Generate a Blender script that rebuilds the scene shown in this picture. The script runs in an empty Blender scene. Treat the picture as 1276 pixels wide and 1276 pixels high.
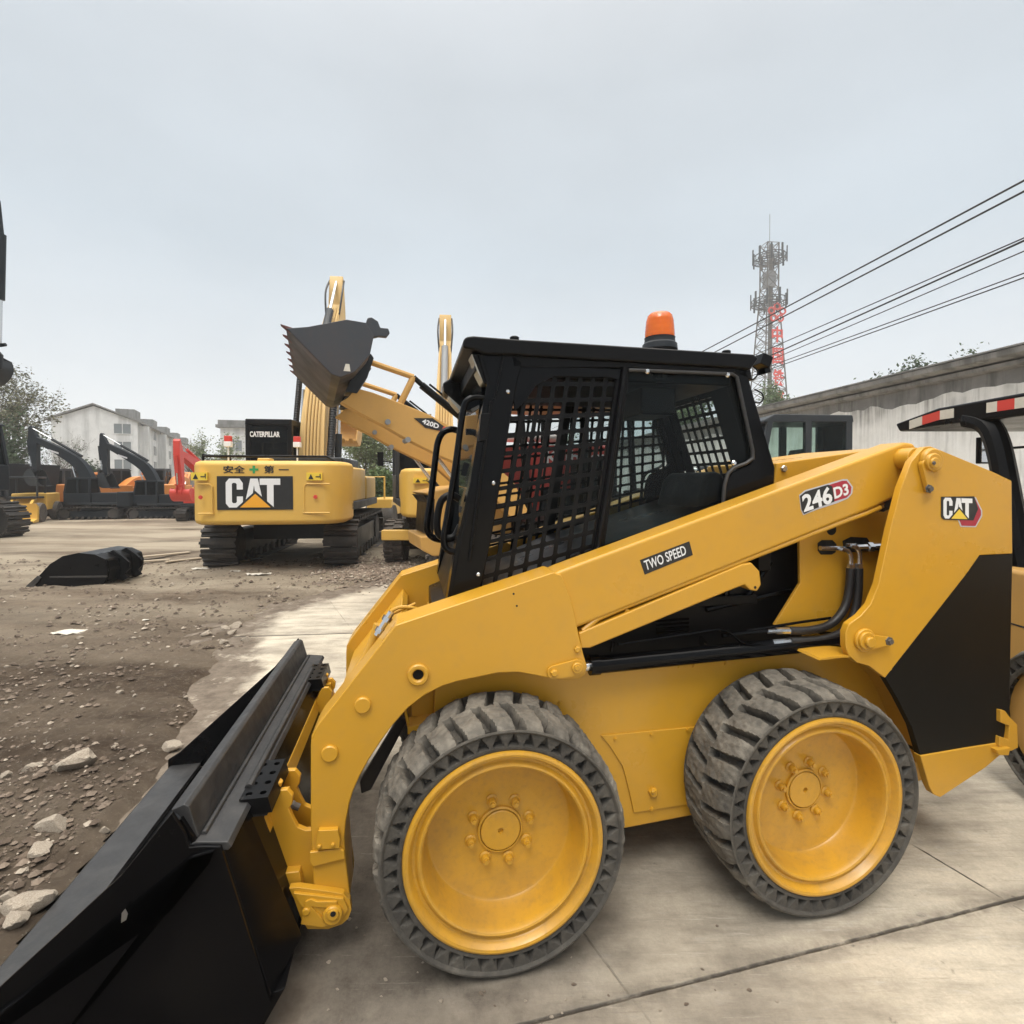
import bpy, bmesh, math, random
import numpy as np
from mathutils import Vector, Matrix, noise
R = math.radians
PI = math.pi
random.seed(7)
scene = bpy.context.scene
COL = scene.collection

# ------------------------------------------------------------------ camera
CAM = Vector((0, 0, 1.6))
F, CX, CY, PITCH = 640.0, 638.0, 613.0, R(1.16)
cd = bpy.data.cameras.new('camera')
cam = bpy.data.objects.new('camera', cd)
COL.objects.link(cam)
cam.location = CAM
cam.rotation_euler = (R(90) - PITCH, 0, 0)
cd.sensor_width = 36
cd.lens = 36 * F / 1276
cd.shift_y = -(638 - CY) / 1276
cd.clip_start = 0.05
cd.clip_end = 3000
scene.camera = cam


def ray(px, py):
    x, z = (px - CX) / F, -(py - CY) / F
    c, s = math.cos(PITCH), math.sin(PITCH)
    return Vector((x, c + s * z, -s + c * z))


def at(px, py, Y):
    d = ray(px, py)
    return CAM + d * (Y / d.y)


def gr(px, py, z=0.0):
    d = ray(px, py)
    return CAM + d * ((z - CAM.z) / d.z)


# ------------------------------------------------------------------ object helpers
def thing(name, label, cat, loc=(0, 0, 0), rotz=0.0, group=None):
    o = bpy.data.objects.new(name, None)
    COL.objects.link(o)
    o.empty_display_size = 0.2
    o.location = loc
    o.rotation_euler = (0, 0, rotz)
    o['label'] = label
    o['category'] = cat
    if group:
        o['group'] = group
    return o


def tag(o, label, cat, group=None, kind=None):
    o['label'] = label
    o['category'] = cat
    if group:
        o['group'] = group
    if kind:
        o['kind'] = kind
    return o


class MB:
    """collects shapes, then links them as one mesh object"""
    def __init__(self):
        self.v, self.f = [], []

    def add(self, vs, fs):
        n = len(self.v)
        self.v += [tuple(p) for p in vs]
        self.f += [tuple(i + n for i in f) for f in fs]
        return self

    def box(self, c, d, m=None):
        c = Vector(c)
        vs = []
        for z in (-.5, .5):
            for y in (-.5, .5):
                for x in (-.5, .5):
                    p = Vector((x * d[0], y * d[1], z * d[2]))
                    if m is not None:
                        p = m @ p
                    vs.append(c + p)
        return self.add(vs, [(0, 2, 3, 1), (4, 5, 7, 6), (0, 1, 5, 4), (2, 6, 7, 3), (0, 4, 6, 2), (1, 3, 7, 5)])

    def bb(self, x0, x1, y0, y1, z0, z1):
        return self.box(((x0 + x1) / 2, (y0 + y1) / 2, (z0 + z1) / 2), (abs(x1 - x0), abs(y1 - y0), abs(z1 - z0)))

    def loft(self, a, b, caps=True):
        n = len(a)
        fs = [(i, (i + 1) % n, n + (i + 1) % n, n + i) for i in range(n)]
        if caps:
            fs += [tuple(range(n - 1, -1, -1)), tuple(range(n, 2 * n))]
        return self.add(list(a) + list(b), fs)

    def prism(self, poly, axis, a, b):
        """poly: list of 2-d points; axis 'y' -> points are (x,z), 'x' -> (y,z), 'z' -> (x,y)"""
        def mk(p, t):
            return {'y': (p[0], t, p[1]), 'x': (t, p[0], p[1]), 'z': (p[0], p[1], t)}[axis]
        return self.loft([mk(p, a) for p in poly], [mk(p, b) for p in poly])

    def tube(self, pts, r, n=10, caps=True):
        pts = [Vector(p) for p in pts]
        m = len(pts)
        rs = r if isinstance(r, (list, tuple)) else [r] * m
        vs, fs = [], []
        u = None
        for i, p in enumerate(pts):
            d = (pts[min(i + 1, m - 1)] - pts[max(i - 1, 0)]).normalized()
            if u is None:
                u = d.orthogonal().normalized()
            u = (u - d * u.dot(d))
            u = u.normalized() if u.length > 1e-6 else d.orthogonal().normalized()
            w = d.cross(u)
            k = 1.0
            if 0 < i < m - 1:
                c = (pts[i] - pts[i - 1]).normalized().dot((pts[i + 1] - pts[i]).normalized())
                k = min(1.5, 1 / max(.5, math.sqrt((1 + c) / 2)))
            for j in range(n):
                a = 2 * PI * j / n
                vs.append(p + (u * math.cos(a) + w * math.sin(a)) * rs[i] * (k if k < 1.2 else 1.1))
        for i in range(m - 1):
            for j in range(n):
                k = (j + 1) % n
                fs.append((i * n + j, i * n + k, (i + 1) * n + k, (i + 1) * n + j))
        if caps:
            fs.append(tuple(range(n - 1, -1, -1)))
            fs.append(tuple((m - 1) * n + j for j in range(n)))
        return self.add(vs, fs)

    def cyl(self, a, b, r, n=20, r2=None):
        return self.tube([a, b], [r, r if r2 is None else r2], n)

    def lathe(self, prof, o, ax, n=48, closed=False, cap0=True):
        """prof: list of (radius, distance along ax)"""
        o, ax = Vector(o), Vector(ax).normalized()
        u = ax.orthogonal().normalized()
        w = ax.cross(u)
        vs, fs = [], []
        for (r, h) in prof:
            for j in range(n):
                a = 2 * PI * j / n
                vs.append(o + ax * h + (u * math.cos(a) + w * math.sin(a)) * r)
        m = len(prof)
        for i in range(m if closed else m - 1):
            i2 = (i + 1) % m
            for j in range(n):
                k = (j + 1) % n
                fs.append((i * n + j, i * n + k, i2 * n + k, i2 * n + j))
        if not closed:
            if prof[0][0] > 1e-5 and cap0:
                fs.append(tuple(range(n - 1, -1, -1)))
            if prof[-1][0] > 1e-5:
                fs.append(tuple((m - 1) * n + j for j in range(n)))
        return self.add(vs, fs)

    def sphere(self, c, r, n=16, sq=(1, 1, 1)):
        c = Vector(c)
        vs, fs = [], []
        m = n // 2
        for i in range(m + 1):
            t = PI * i / m
            for j in range(n):
                a = 2 * PI * j / n
                vs.append((c.x + r * sq[0] * math.sin(t) * math.cos(a), c.y + r * sq[1] * math.sin(t) * math.sin(a), c.z + r * sq[2] * math.cos(t)))
        for i in range(m):
            for j in range(n):
                k = (j + 1) % n
                fs.append((i * n + j, (i + 1) * n + j, (i + 1) * n + k, i * n + k))
        return self.add(vs, fs)

    def mirror(self, fn):
        """adds a reflected copy; fn maps a point to its mirror image"""
        vs = [fn(p) for p in self.v]
        fs = [tuple(reversed(f)) for f in self.f]
        return self.add(vs, fs)

    def islands(self):
        par = list(range(len(self.v)))

        def find(i):
            while par[i] != i:
                par[i] = par[par[i]]
                i = par[i]
            return i
        for f in self.f:
            for i in f[1:]:
                par[find(i)] = find(f[0])
        return [find(i) for i in range(len(self.v))]

    def build_each(self, name, mat, parent=None, bevel=0.0, smooth=35, pad=.001, **k):
        """one object per piece; pieces that touch stay together"""
        isl = self.islands()
        box = {}
        for i, r_ in enumerate(isl):
            p = self.v[i]
            b_ = box.setdefault(r_, [list(p), list(p)])
            for a in range(3):
                b_[0][a] = min(b_[0][a], p[a])
                b_[1][a] = max(b_[1][a], p[a])
        groups = []
        for r_, b_ in box.items():
            hit = [g for g in groups if any(all(b_[0][a] - pad <= c[1][a] and c[0][a] - pad <= b_[1][a] for a in range(3)) for (_, c) in g)]
            new = [(r_, b_)]
            for g in hit:
                groups.remove(g)
                new += g
            groups.append(new)
        out = []
        for g in groups:
            ids = {r_ for (r_, _) in g}
            m = MB()
            mp = {}
            for i, p in enumerate(self.v):
                if isl[i] in ids:
                    mp[i] = len(m.v)
                    m.v.append(p)
            m.f = [tuple(mp[i] for i in f) for f in self.f if f[0] in mp]
            out.append(m.build(name, mat, parent, bevel, smooth, **k))
        return out[0]

    def mapped(self, fn, flip=False):
        o = MB()
        o.v = [tuple(fn(p)) for p in self.v]
        o.f = [tuple(reversed(f)) if flip else f for f in self.f]
        return o

    def build(self, name, mat, parent=None, bevel=0.0, smooth=35, seg=2, fix=True):
        me = bpy.data.meshes.new(name)
        me.from_pydata(self.v, [], self.f)
        if fix:
            bm = bmesh.new()
            bm.from_mesh(me)
            bmesh.ops.remove_doubles(bm, verts=bm.verts, dist=1e-6)
            bmesh.ops.recalc_face_normals(bm, faces=bm.faces)
            bm.to_mesh(me)
            bm.free()
        return link(name, me, mat, parent, bevel, smooth, seg)


def link(name, me, mat, parent=None, bevel=0.0, smooth=35, seg=2):
    if smooth:
        me.polygons.foreach_set('use_smooth', [True] * len(me.polygons))
        if smooth < 180:
            me.set_sharp_from_angle(angle=R(smooth))
    for m in (mat if isinstance(mat, (list, tuple)) else [mat]):
        me.materials.append(m)
    o = bpy.data.objects.new(name, me)
    COL.objects.link(o)
    if parent is not None:
        o.parent = parent
    if bevel:
        b = o.modifiers.new('bevel', 'BEVEL')
        b.width = bevel
        b.segments = seg
        b.limit_method = 'ANGLE'
        b.angle_limit = R(28)
        b.harden_normals = True
    return o


def copy_tree(o, parent=None, loc=None, rotz=None, label=None):
    c = o.copy()
    COL.objects.link(c)
    if parent is not None:
        c.parent = parent
    if loc is not None:
        c.location = loc
    if rotz is not None:
        c.rotation_euler = (0, 0, rotz)
    if label:
        c['label'] = label
    for ch in list(o.children):
        copy_tree(ch, c)
    return c


def circ(cx, cy, r, n=24, a0=0, a1=2 * PI, full=True):
    m = n if full else n + 1
    return [(cx + r * math.cos(a0 + (a1 - a0) * i / n), cy + r * math.sin(a0 + (a1 - a0) * i / n)) for i in range(m)]


def spline(pts, k=6):
    """Catmull-Rom through 2-d or 3-d points"""
    out = []
    P = [Vector(p) for p in pts]
    for i in range(len(P) - 1):
        p0, p1, p2, p3 = P[max(i - 1, 0)], P[i], P[i + 1], P[min(i + 2, len(P) - 1)]
        for j in range(k):
            t = j / k
            out.append(.5 * ((2 * p1) + (p2 - p0) * t + (2 * p0 - 5 * p1 + 4 * p2 - p3) * t * t + (3 * p1 - p0 - 3 * p2 + p3) * t ** 3))
    out.append(P[-1])
    return out


def text_data(s, offset=0.0, ext=0.02):
    cu = bpy.data.curves.new('lettering', 'FONT')
    cu.body = s
    cu.extrude = ext
    cu.offset = offset
    cu.resolution_u = 3
    o = bpy.data.objects.new('lettering', cu)
    COL.objects.link(o)
    dg = bpy.context.evaluated_depsgraph_get()
    dg.update()
    me = bpy.data.meshes.new_from_object(o.evaluated_get(dg))
    vs = [tuple(v.co) for v in me.vertices]
    fs = [tuple(p.vertices) for p in me.polygons]
    bpy.data.objects.remove(o)
    bpy.data.meshes.remove(me)
    return vs, fs


def lettering(mb, s, org, xd, yd, w, h, depth=.002, offset=0.0, shear=0.0):
    """fit the text s into the w x h box at org (bottom-left), proud of the surface by depth"""
    vs, fs = text_data(s, offset)
    if not vs:
        return mb
    xs, ys, zs = zip(*vs)
    x0, x1, y0, y1, z0, z1 = min(xs), max(xs), min(ys), max(ys), min(zs), max(zs)
    org, xd, yd = Vector(org), Vector(xd).normalized(), Vector(yd).normalized()
    n = xd.cross(yd)
    out = []
    for (x, y, z) in vs:
        u, v, d = (x - x0) / (x1 - x0) * w, (y - y0) / max(1e-6, (y1 - y0)) * h, (z - z0) / (z1 - z0) * depth
        out.append(org + xd * (u + shear * v) + yd * v + n * d)
    return mb.add(out, fs)


def flat_polys(mb, polys, org, xd, yd, w, h, depth=.002):
    org, xd, yd = Vector(org), Vector(xd).normalized(), Vector(yd).normalized()
    n = xd.cross(yd)
    for p in polys:
        a = [org + xd * (u * w) + yd * (v * h) for (u, v) in p]
        mb.loft(a, [q + n * depth for q in a])
    return mb


# the three letters of the maker's mark, in a unit box, with its triangle
C_POLY = [(.31, .62), (.31, .84), (.25, 1), (.06, 1), (0, .86), (0, .14), (.06, 0), (.25, 0), (.31, .14), (.31, .38), (.2, .38), (.2, .19), (.175, .15), (.13, .15), (.11, .19),
          (.11, .81), (.13, .85), (.175, .85), (.2, .81), (.2, .62)]
A_POLYS = [[(.33, .0), (.45, 1), (.585, 1), (.70, 0), (.60, 0), (.565, .33), (.55, .33), (.515, .78), (.48, .33), (.465, .33), (.43, 0)]]
T_POLY = [(.62, 1), (1, 1), (1, .78), (.875, .78), (.875, 0), (.755, 0), (.755, .78), (.62, .78)]
LET_CAT = [C_POLY] + A_POLYS + [T_POLY]
TRI_CAT = [(.26, 0), (.82, 0), (.54, .47)]
TRI_CAT_EDGE = [(.18, -.02), (.90, -.02), (.54, .58)]


# ------------------------------------------------------------------ material helpers
def new_mat(name):
    m = bpy.data.materials.new(name)
    m.use_nodes = True
    nt = m.node_tree
    for n in list(nt.nodes):
        nt.nodes.remove(n)
    out = nt.nodes.new('ShaderNodeOutputMaterial')
    b = nt.nodes.new('ShaderNodeBsdfPrincipled')
    nt.links.new(b.outputs[0], out.inputs[0])
    return m, nt, b


def nd(nt, typ, **kw):
    n = nt.nodes.new(typ)
    for k, v in kw.items():
        if k.startswith('_'):
            setattr(n, k[1:], v)
        else:
            n.inputs[k.replace('__', ' ')].default_value = v
    return n


def coord(nt, scale=None, kind='Object'):
    tc = nt.nodes.new('ShaderNodeTexCoord')
    if scale is None:
        return tc.outputs[kind]
    mp = nt.nodes.new('ShaderNodeMapping')
    mp.inputs['Scale'].default_value = scale
    nt.links.new(tc.outputs[kind], mp.inputs[0])
    return mp.outputs[0]


def noise_fac(nt, vec, scale, detail=5, lo=.35, hi=.65, rough=.55, dist=0.0):
    n = nd(nt, 'ShaderNodeTexNoise', Scale=scale, Detail=detail, Roughness=rough, Distortion=dist)
    nt.links.new(vec, n.inputs['Vector'])
    mr = nd(nt, 'ShaderNodeMapRange')
    mr.inputs['From Min'].default_value = lo
    mr.inputs['From Max'].default_value = hi
    nt.links.new(n.outputs['Fac'], mr.inputs[0])
    return mr.outputs[0]


def mixc(nt, fac, a, b, mode='MIX'):
    m = nt.nodes.new('ShaderNodeMix')
    m.data_type = 'RGBA'
    m.blend_type = mode
    for sock, val in ((m.inputs[0], fac), (m.inputs[6], a), (m.inputs[7], b)):
        if hasattr(val, 'is_output'):
            nt.links.new(val, sock)
        elif isinstance(val, (tuple, list)):
            sock.default_value = (*val, 1) if len(val) == 3 else val
        else:
            sock.default_value = val
    return m.outputs[2]


def mth(nt, op, a, b=0.0, clamp=False):
    m = nt.nodes.new('ShaderNodeMath')
    m.operation = op
    m.use_clamp = clamp
    for i, v in ((0, a), (1, b)):
        if hasattr(v, 'is_output'):
            nt.links.new(v, m.inputs[i])
        else:
            m.inputs[i].default_value = v
    return m.outputs[0]


def bump(nt, b, h, strength, dist=.01):
    bp = nd(nt, 'ShaderNodeBump', Strength=strength, Distance=dist)
    nt.links.new(h, bp.inputs['Height'])
    nt.links.new(bp.outputs[0], b.inputs['Normal'])
    return bp


def paint(name, col, rough=.4, dirt=(.25, .2, .14), amount=.12, coat=0.0, scale=3.0, metal=0.0, spec=.5, low=None):
    """enamel with uneven gloss, faint orange peel and patches of dust"""
    m, nt, b = new_mat(name)
    v = coord(nt)
    f1 = noise_fac(nt, v, scale, 8, .45, .8, .65)
    f2 = noise_fac(nt, v, scale * 14, 4, .5, .85)
    f = mth(nt, 'MULTIPLY', mth(nt, 'ADD', mth(nt, 'MULTIPLY', f1, .8), mth(nt, 'MULTIPLY', f2, .4)), amount, True)
    nt.links.new(mixc(nt, f, col, dirt), b.inputs['Base Color'])
    r = nd(nt, 'ShaderNodeMapRange')
    r.inputs['To Min'].default_value = rough * .85
    r.inputs['To Max'].default_value = min(1, rough * 1.35)
    nt.links.new(noise_fac(nt, v, scale * 2.3, 6, .3, .7), r.inputs[0])
    nt.links.new(r.outputs[0], b.inputs['Roughness'])
    b.inputs['Metallic'].default_value = metal
    b.inputs['Coat Weight'].default_value = coat
    b.inputs['Coat Roughness'].default_value = .12
    b.inputs['Specular IOR Level'].default_value = spec
    n = nd(nt, 'ShaderNodeTexNoise', Scale=scale * 3.2, Detail=3)
    nt.links.new(v, n.inputs['Vector'])
    bump(nt, b, n.outputs['Fac'], .10, .012)
    return m


def plain(name, col, rough=.5, metal=0.0, spec=.5):
    return paint(name, col, rough, tuple(c * .6 + .05 for c in col), .15, 0, 8, metal, spec)


def glass(name, tint=(.75, .8, .8), opac=.12, rough=.02, body=(.02, .025, .03)):
    m, nt, b = new_mat(name)
    out = [n for n in nt.nodes if n.type == 'OUTPUT_MATERIAL'][0]
    b.inputs['Base Color'].default_value = (*body, 1)
    b.inputs['Roughness'].default_value = rough
    tr = nd(nt, 'ShaderNodeBsdfTransparent')
    tr.inputs[0].default_value = (*tint, 1)
    mx = nt.nodes.new('ShaderNodeMixShader')
    fr = nd(nt, 'ShaderNodeFresnel', IOR=1.5)
    nt.links.new(mth(nt, 'ADD', fr.outputs[0], opac, True), mx.inputs[0])
    nt.links.new(tr.outputs[0], mx.inputs[1])
    nt.links.new(b.outputs[0], mx.inputs[2])
    nt.links.new(mx.outputs[0], out.inputs[0])
    return m
# ------------------------------------------------------------------ render, sky and sun
vs_ = scene.view_settings
vs_.view_transform = 'Standard'
vs_.look = 'None'
vs_.exposure = 0.16
vs_.gamma = 1.0
vs_.use_curve_mapping = False
scene.cycles.max_bounces = 8
scene.cycles.volume_bounces = 2
scene.cycles.transparent_max_bounces = 24
scene.cycles.use_denoising = True

SUN_EL, SUN_AZ = R(58), R(200)          # azimuth clockwise from +Y: behind the camera, a little to the left
world = bpy.data.worlds.new('World')
scene.world = world
world.use_nodes = True
nt = world.node_tree
for n in list(nt.nodes):
    nt.nodes.remove(n)
wout = nt.nodes.new('ShaderNodeOutputWorld')
bg = nt.nodes.new('ShaderNodeBackground')
bg.inputs[1].default_value = 0.12
nt.links.new(bg.outputs[0], wout.inputs[0])
sky = nt.nodes.new('ShaderNodeTexSky')
sky.sky_type = 'NISHITA'
sky.sun_disc = False
sky.sun_elevation = SUN_EL
sky.sun_rotation = SUN_AZ
sky.dust_density = 4
tcw = nt.nodes.new('ShaderNodeTexCoord')
sep = nt.nodes.new('ShaderNodeSeparateXYZ')
nt.links.new(tcw.outputs['Generated'], sep.inputs[0])
ramp = nt.nodes.new('ShaderNodeValToRGB')
el = ramp.color_ramp.elements
el[0].position, el[0].color = 0.0, (.655, .69, .72, 1)
el[1].position, el[1].color = 1.0, (4.5, 4.3, 3.95, 1)
for p, c in ((.16, (.575, .625, .67, 1)), (.38, (.485, .55, .605, 1)), (.60, (.515, .56, .60, 1)), (.72, (.66, .69, .72, 1)), (.84, (3.3, 3.18, 2.95, 1))):
    e = el.new(p)
    e.color = c
nt.links.new(sep.outputs[2], ramp.inputs[0])
mpw = nt.nodes.new('ShaderNodeMapping')
mpw.inputs['Scale'].default_value = (1.0, 1.0, 2.2)
nt.links.new(tcw.outputs['Generated'], mpw.inputs[0])
nzw = nd(nt, 'ShaderNodeTexNoise', Scale=1.7, Detail=5, Roughness=.5)
nt.links.new(mpw.outputs[0], nzw.inputs['Vector'])
mrw = nd(nt, 'ShaderNodeMapRange')
mrw.inputs['From Min'].default_value, mrw.inputs['From Max'].default_value = .3, .7
mrw.inputs['To Min'].default_value, mrw.inputs['To Max'].default_value = 1.02, 1.20
nt.links.new(nzw.outputs['Fac'], mrw.inputs[0])
sc1 = nt.nodes.new('ShaderNodeVectorMath')
sc1.operation = 'SCALE'
nt.links.new(ramp.outputs[0], sc1.inputs[0])
nt.links.new(mth(nt, 'MULTIPLY', mrw.outputs[0], 1 / .12), sc1.inputs['Scale'])
skyc = mixc(nt, .94, sky.outputs[0], sc1.outputs[0])
nt.links.new(skyc, bg.inputs[0])

sl = bpy.data.lights.new('sun', 'SUN')
sl.energy = 1.3
sl.angle = R(24)
sl.color = (1, .965, .91)
sun = bpy.data.objects.new('sun', sl)
COL.objects.link(sun)
sd = Vector((math.sin(SUN_AZ) * math.cos(SUN_EL), math.cos(SUN_AZ) * math.cos(SUN_EL), math.sin(SUN_EL)))
sun.rotation_euler = (-sd).to_track_quat('-Z', 'Y').to_euler()
sun.location = (0, 0, 60)

# ------------------------------------------------------------------ materials
M = {}
M['yellow'] = paint('loader_yellow_enamel', (.565, .292, .022), .30, (.33, .215, .075), .40, .06, 1.6)
M['yellow_wheel'] = paint('wheel_yellow_enamel', (.56, .29, .022), .34, (.20, .125, .05), .75, .15, 3.5)
M['yellow_back'] = paint('backhoe_yellow_enamel', (.54, .30, .075), .5, (.3, .2, .1), .35, 0, 1.2)
M['yellow_cat'] = paint('excavator_yellow_enamel', (.66, .40, .075), .4, (.42, .3, .15), .3, .1, .8)
M['yellow_pale'] = paint('faded_yellow_enamel', (.60, .40, .15), .55, (.4, .32, .2), .4, 0, .8)
M['orange'] = paint('orange_enamel', (.62, .22, .04), .45, (.3, .2, .1), .3, 0, .8)
M['red'] = paint('red_enamel', (.60, .045, .03), .4, (.35, .12, .08), .3, .1, 1)
M['black'] = paint('gloss_black_enamel', (.0025, .0025, .003), .13, (.03, .028, .025), .08, .03, 1.2, spec=.14)
M['black_satin'] = paint('satin_black_enamel', (.004, .004, .0045), .3, (.04, .037, .034), .12, 0, 2, spec=.15)
M['bucket_black'] = paint('bucket_black_enamel', (.003, .003, .0035), .2, (.04, .037, .032), .10, 0, 1.5, spec=.13)
M['black_rough'] = paint('textured_black_enamel', (.022, .022, .023), .42, (.09, .085, .08), .5, 0, 9)
M['panel_black'] = paint('dull_black_panel', (.006, .0055, .0045), .36, (.03, .026, .022), .2, 0, .8, spec=.2)
M['dark_grey'] = paint('dark_grey_enamel', (.022, .026, .031), .42, (.08, .075, .07), .3, 0, 1, spec=.25)
M['navy'] = paint('blue_black_enamel', (.007, .011, .016), .42, (.06, .058, .055), .2, 0, .9, spec=.22)
M['grey'] = paint('grey_enamel', (.22, .23, .24), .5, (.2, .18, .15), .4, 0, 1)
M['steel_dirty'] = paint('worn_steel', (.10, .095, .09), .55, (.2, .16, .12), .6, 0, 2, .3)
M['bucket_worn'] = paint('worn_bucket_steel', (.032, .037, .045), .45, (.085, .055, .045), .6, 0, 1.3)
M['track'] = paint('muddy_track_steel', (.035, .032, .03), .65, (.15, .115, .085), .55, 0, 2.2)
M['chrome'] = plain('polished_steel', (.62, .63, .64), .16, .95)
M['zinc'] = plain('zinc_plated_steel', (.5, .5, .48), .3, .9)
M['hose'] = paint('black_rubber_hose', (.014, .014, .015), .42, (.06, .055, .05), .4, 0, 9)
M['white'] = paint('white_vinyl', (.78, .78, .78), .4, (.6, .58, .55), .2, 0, 5)
M['vinyl_black'] = paint('black_vinyl', (.012, .012, .012), .35, (.04, .04, .04), .2, 0, 5)
M['vinyl_red'] = paint('red_vinyl', (.36, .02, .04), .35, (.2, .05, .05), .2, 0, 5)
M['vinyl_orange'] = paint('amber_vinyl', (.80, .36, .02), .35, (.5, .3, .1), .2, 0, 5)
M['vinyl_yellow'] = paint('yellow_vinyl', (.78, .55, .05), .4, (.5, .4, .15), .2, 0, 5)
M['vinyl_green'] = paint('green_vinyl', (.03, .30, .09), .4, (.1, .25, .1), .2, 0, 5)
M['vinyl_grey'] = paint('grey_vinyl', (.5, .5, .52), .4, (.4, .4, .4), .2, 0, 5)
M['seat'] = paint('black_seat_vinyl', (.010, .010, .011), .55, (.05, .047, .044), .25, 0, 5)
M['lens'] = plain('cloudy_lamp_lens', (.42, .42, .38), .15)
M['dark_hole'] = plain('hole_shade_black', (.004, .004, .004), .8)  # near-black colour standing for the shade inside holes and slots
M['glass'] = glass('tinted_cab_glass', (.84, .89, .89), .05, .02, (.04, .045, .05))
M['glass_clear'] = glass('clear_cab_glass', (.97, .98, .98), .0)
M['glass_dark'] = glass('dark_cab_glass', (.16, .19, .20), .12)
M['glass_teal'] = glass('greenish_cab_glass', (.88, .96, .94), .05)
M['wood'] = paint('weathered_board', (.34, .27, .19), .8, (.55, .48, .38), .6, 0, 3)
M['paper'] = paint('crumpled_paper', (.62, .58, .50), .85, (.35, .30, .24), .5, 0, 6)

# beacon plastic
m, nt, b = new_mat('amber_beacon_plastic')
b.inputs['Base Color'].default_value = (.95, .20, .012, 1)
b.inputs['Roughness'].default_value = .12
b.inputs['Transmission Weight'].default_value = .45
b.inputs['Subsurface Weight'].default_value = .4
b.inputs['Subsurface Radius'].default_value = (.05, .015, .005)
w = nd(nt, 'ShaderNodeTexWave', Scale=14)
w.wave_type = 'BANDS'
w.bands_direction = 'Z'
nt.links.new(coord(nt), w.inputs['Vector'])
bump(nt, b, w.outputs[0], .12, .003)
M['amber'] = m


def rubber(name, dust, wall=1.0):
    m, nt, b = new_mat(name)
    v = coord(nt)
    f = mth(nt, 'ADD', mth(nt, 'MULTIPLY', noise_fac(nt, v, 5, 8, .25, .62, .65), .75), mth(nt, 'MULTIPLY', noise_fac(nt, v, 45, 5, .4, .75), .35), True)
    sx_ = nd(nt, 'ShaderNodeSeparateXYZ')
    nt.links.new(v, sx_.inputs[0])
    rad = mth(nt, 'SQRT', mth(nt, 'ADD', mth(nt, 'MULTIPLY', sx_.outputs[0], sx_.outputs[0]), mth(nt, 'MULTIPLY', sx_.outputs[2], sx_.outputs[2])))
    tr_ = nd(nt, 'ShaderNodeMapRange')
    tr_.inputs['From Min'].default_value, tr_.inputs['From Max'].default_value = .388, .404
    tr_.inputs['To Min'].default_value = wall
    nt.links.new(rad, tr_.inputs[0])
    f = mth(nt, 'MULTIPLY', f, tr_.outputs[0])
    c = mixc(nt, f, (.022, .021, .02), dust)
    # scuffed pale grey on patches that touched the ground
    c = mixc(nt, mth(nt, 'MULTIPLY', noise_fac(nt, v, 9, 6, .56, .78, .7), tr_.outputs[0]), c, (.29, .265, .22))
    nt.links.new(c, b.inputs['Base Color'])
    b.inputs['Roughness'].default_value = .82
    n = nd(nt, 'ShaderNodeTexNoise', Scale=38, Detail=8, Roughness=.7)
    nt.links.new(v, n.inputs['Vector'])
    bump(nt, b, n.outputs['Fac'], .55, .012)
    return m


M['rubber'] = rubber('dusty_solid_rubber', (.19, .168, .135), .42)
M['rubber_far'] = rubber('muddy_rubber', (.12, .10, .085))


# ------------------------------------------------------------------ ground: dirt yard and concrete slab
EDGE = [(-1.9, 8.8), (-2.35, 7.6), (-2.95, 6.2), (-2.75, 5.1), (-2.35, 4.06), (-1.95, 3.2), (-1.2, 2.0), (-.95, 1.6), (-.9, -30)]


def edge_x(y):
    if y > 8.8:
        return 1e3
    for (a, b_) in zip(EDGE, EDGE[1:]):
        if b_[1] <= y <= a[1]:
            t = (y - b_[1]) / (a[1] - b_[1])
            return b_[0] + (a[0] - b_[0]) * t
    return -.9


def slab_inside(x, y):
    """signed distance-like: positive on the concrete"""
    d1 = x - edge_x(min(y, 8.79))
    return max(min(d1, (8.8 - y) * .8), min(x - 2.6, 29 - y))


def fb(x, y, s, o=4):
    return noise.fractal(Vector((x * s, y * s, s * 3.7)), 1.0, 2.0, o)


def dirt_z(x, y):
    r = math.hypot(x, y)
    if r > 120:
        return -.02
    ins = slab_inside(x, y)
    fade = max(0.0, 1 - r / 90)
    h = .05 * fb(x, y, .55, 3) * fade
    if r < 40:
        h += .045 * fb(x + 9, y, 2.2, 4) * max(0, 1 - r / 40)
    if r < 14:
        h += .030 * fb(x, y + 5, 8.5, 5) * (1 - r / 14)
        h += .016 * max(0, fb(x + 20, y, 4.5, 4)) * (1 - r / 14)
        # wheel ruts running from the lower left away to the right
        h -= .02 * max(0, math.sin((x * .8 + y * .55) * 4.2 + fb(x, y, .8, 2))) ** 3 * (1 if ins < 0 else 0) * (1 - r / 14)
    # pressed flat under the loader bucket
    bx, by = x + .018, y - 1.617
    s_, t_ = bx * .9813 + by * .1925, -bx * .1925 + by * .9813
    ds = max(abs(s_ + 1.18) - .47, abs(t_ - .73) - .84)
    flat = min(1, max(0, 1 - ds / .12))
    h = max(h, -.05)
    if flat > 0:
        h = min(h, -.030 * flat + (1 - flat) * .1)
    k = min(1, max(0, (-ins + .10 + .28 * fb(x + 3, y + 1, 1.4, 4)) / .3))
    return -.07 + (.10 + h) * k


def axis_coords(lo, flo, fhi, hi, st, g):
    a = [flo + st * i for i in range(int((fhi - flo) / st) + 1)]
    s = st
    while a[-1] < hi:
        s *= g
        a.append(a[-1] + s)
    s, b_ = st, []
    cur = flo
    while cur > lo:
        s *= g
        cur -= s
        b_.append(cur)
    return b_[::-1] + a


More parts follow.
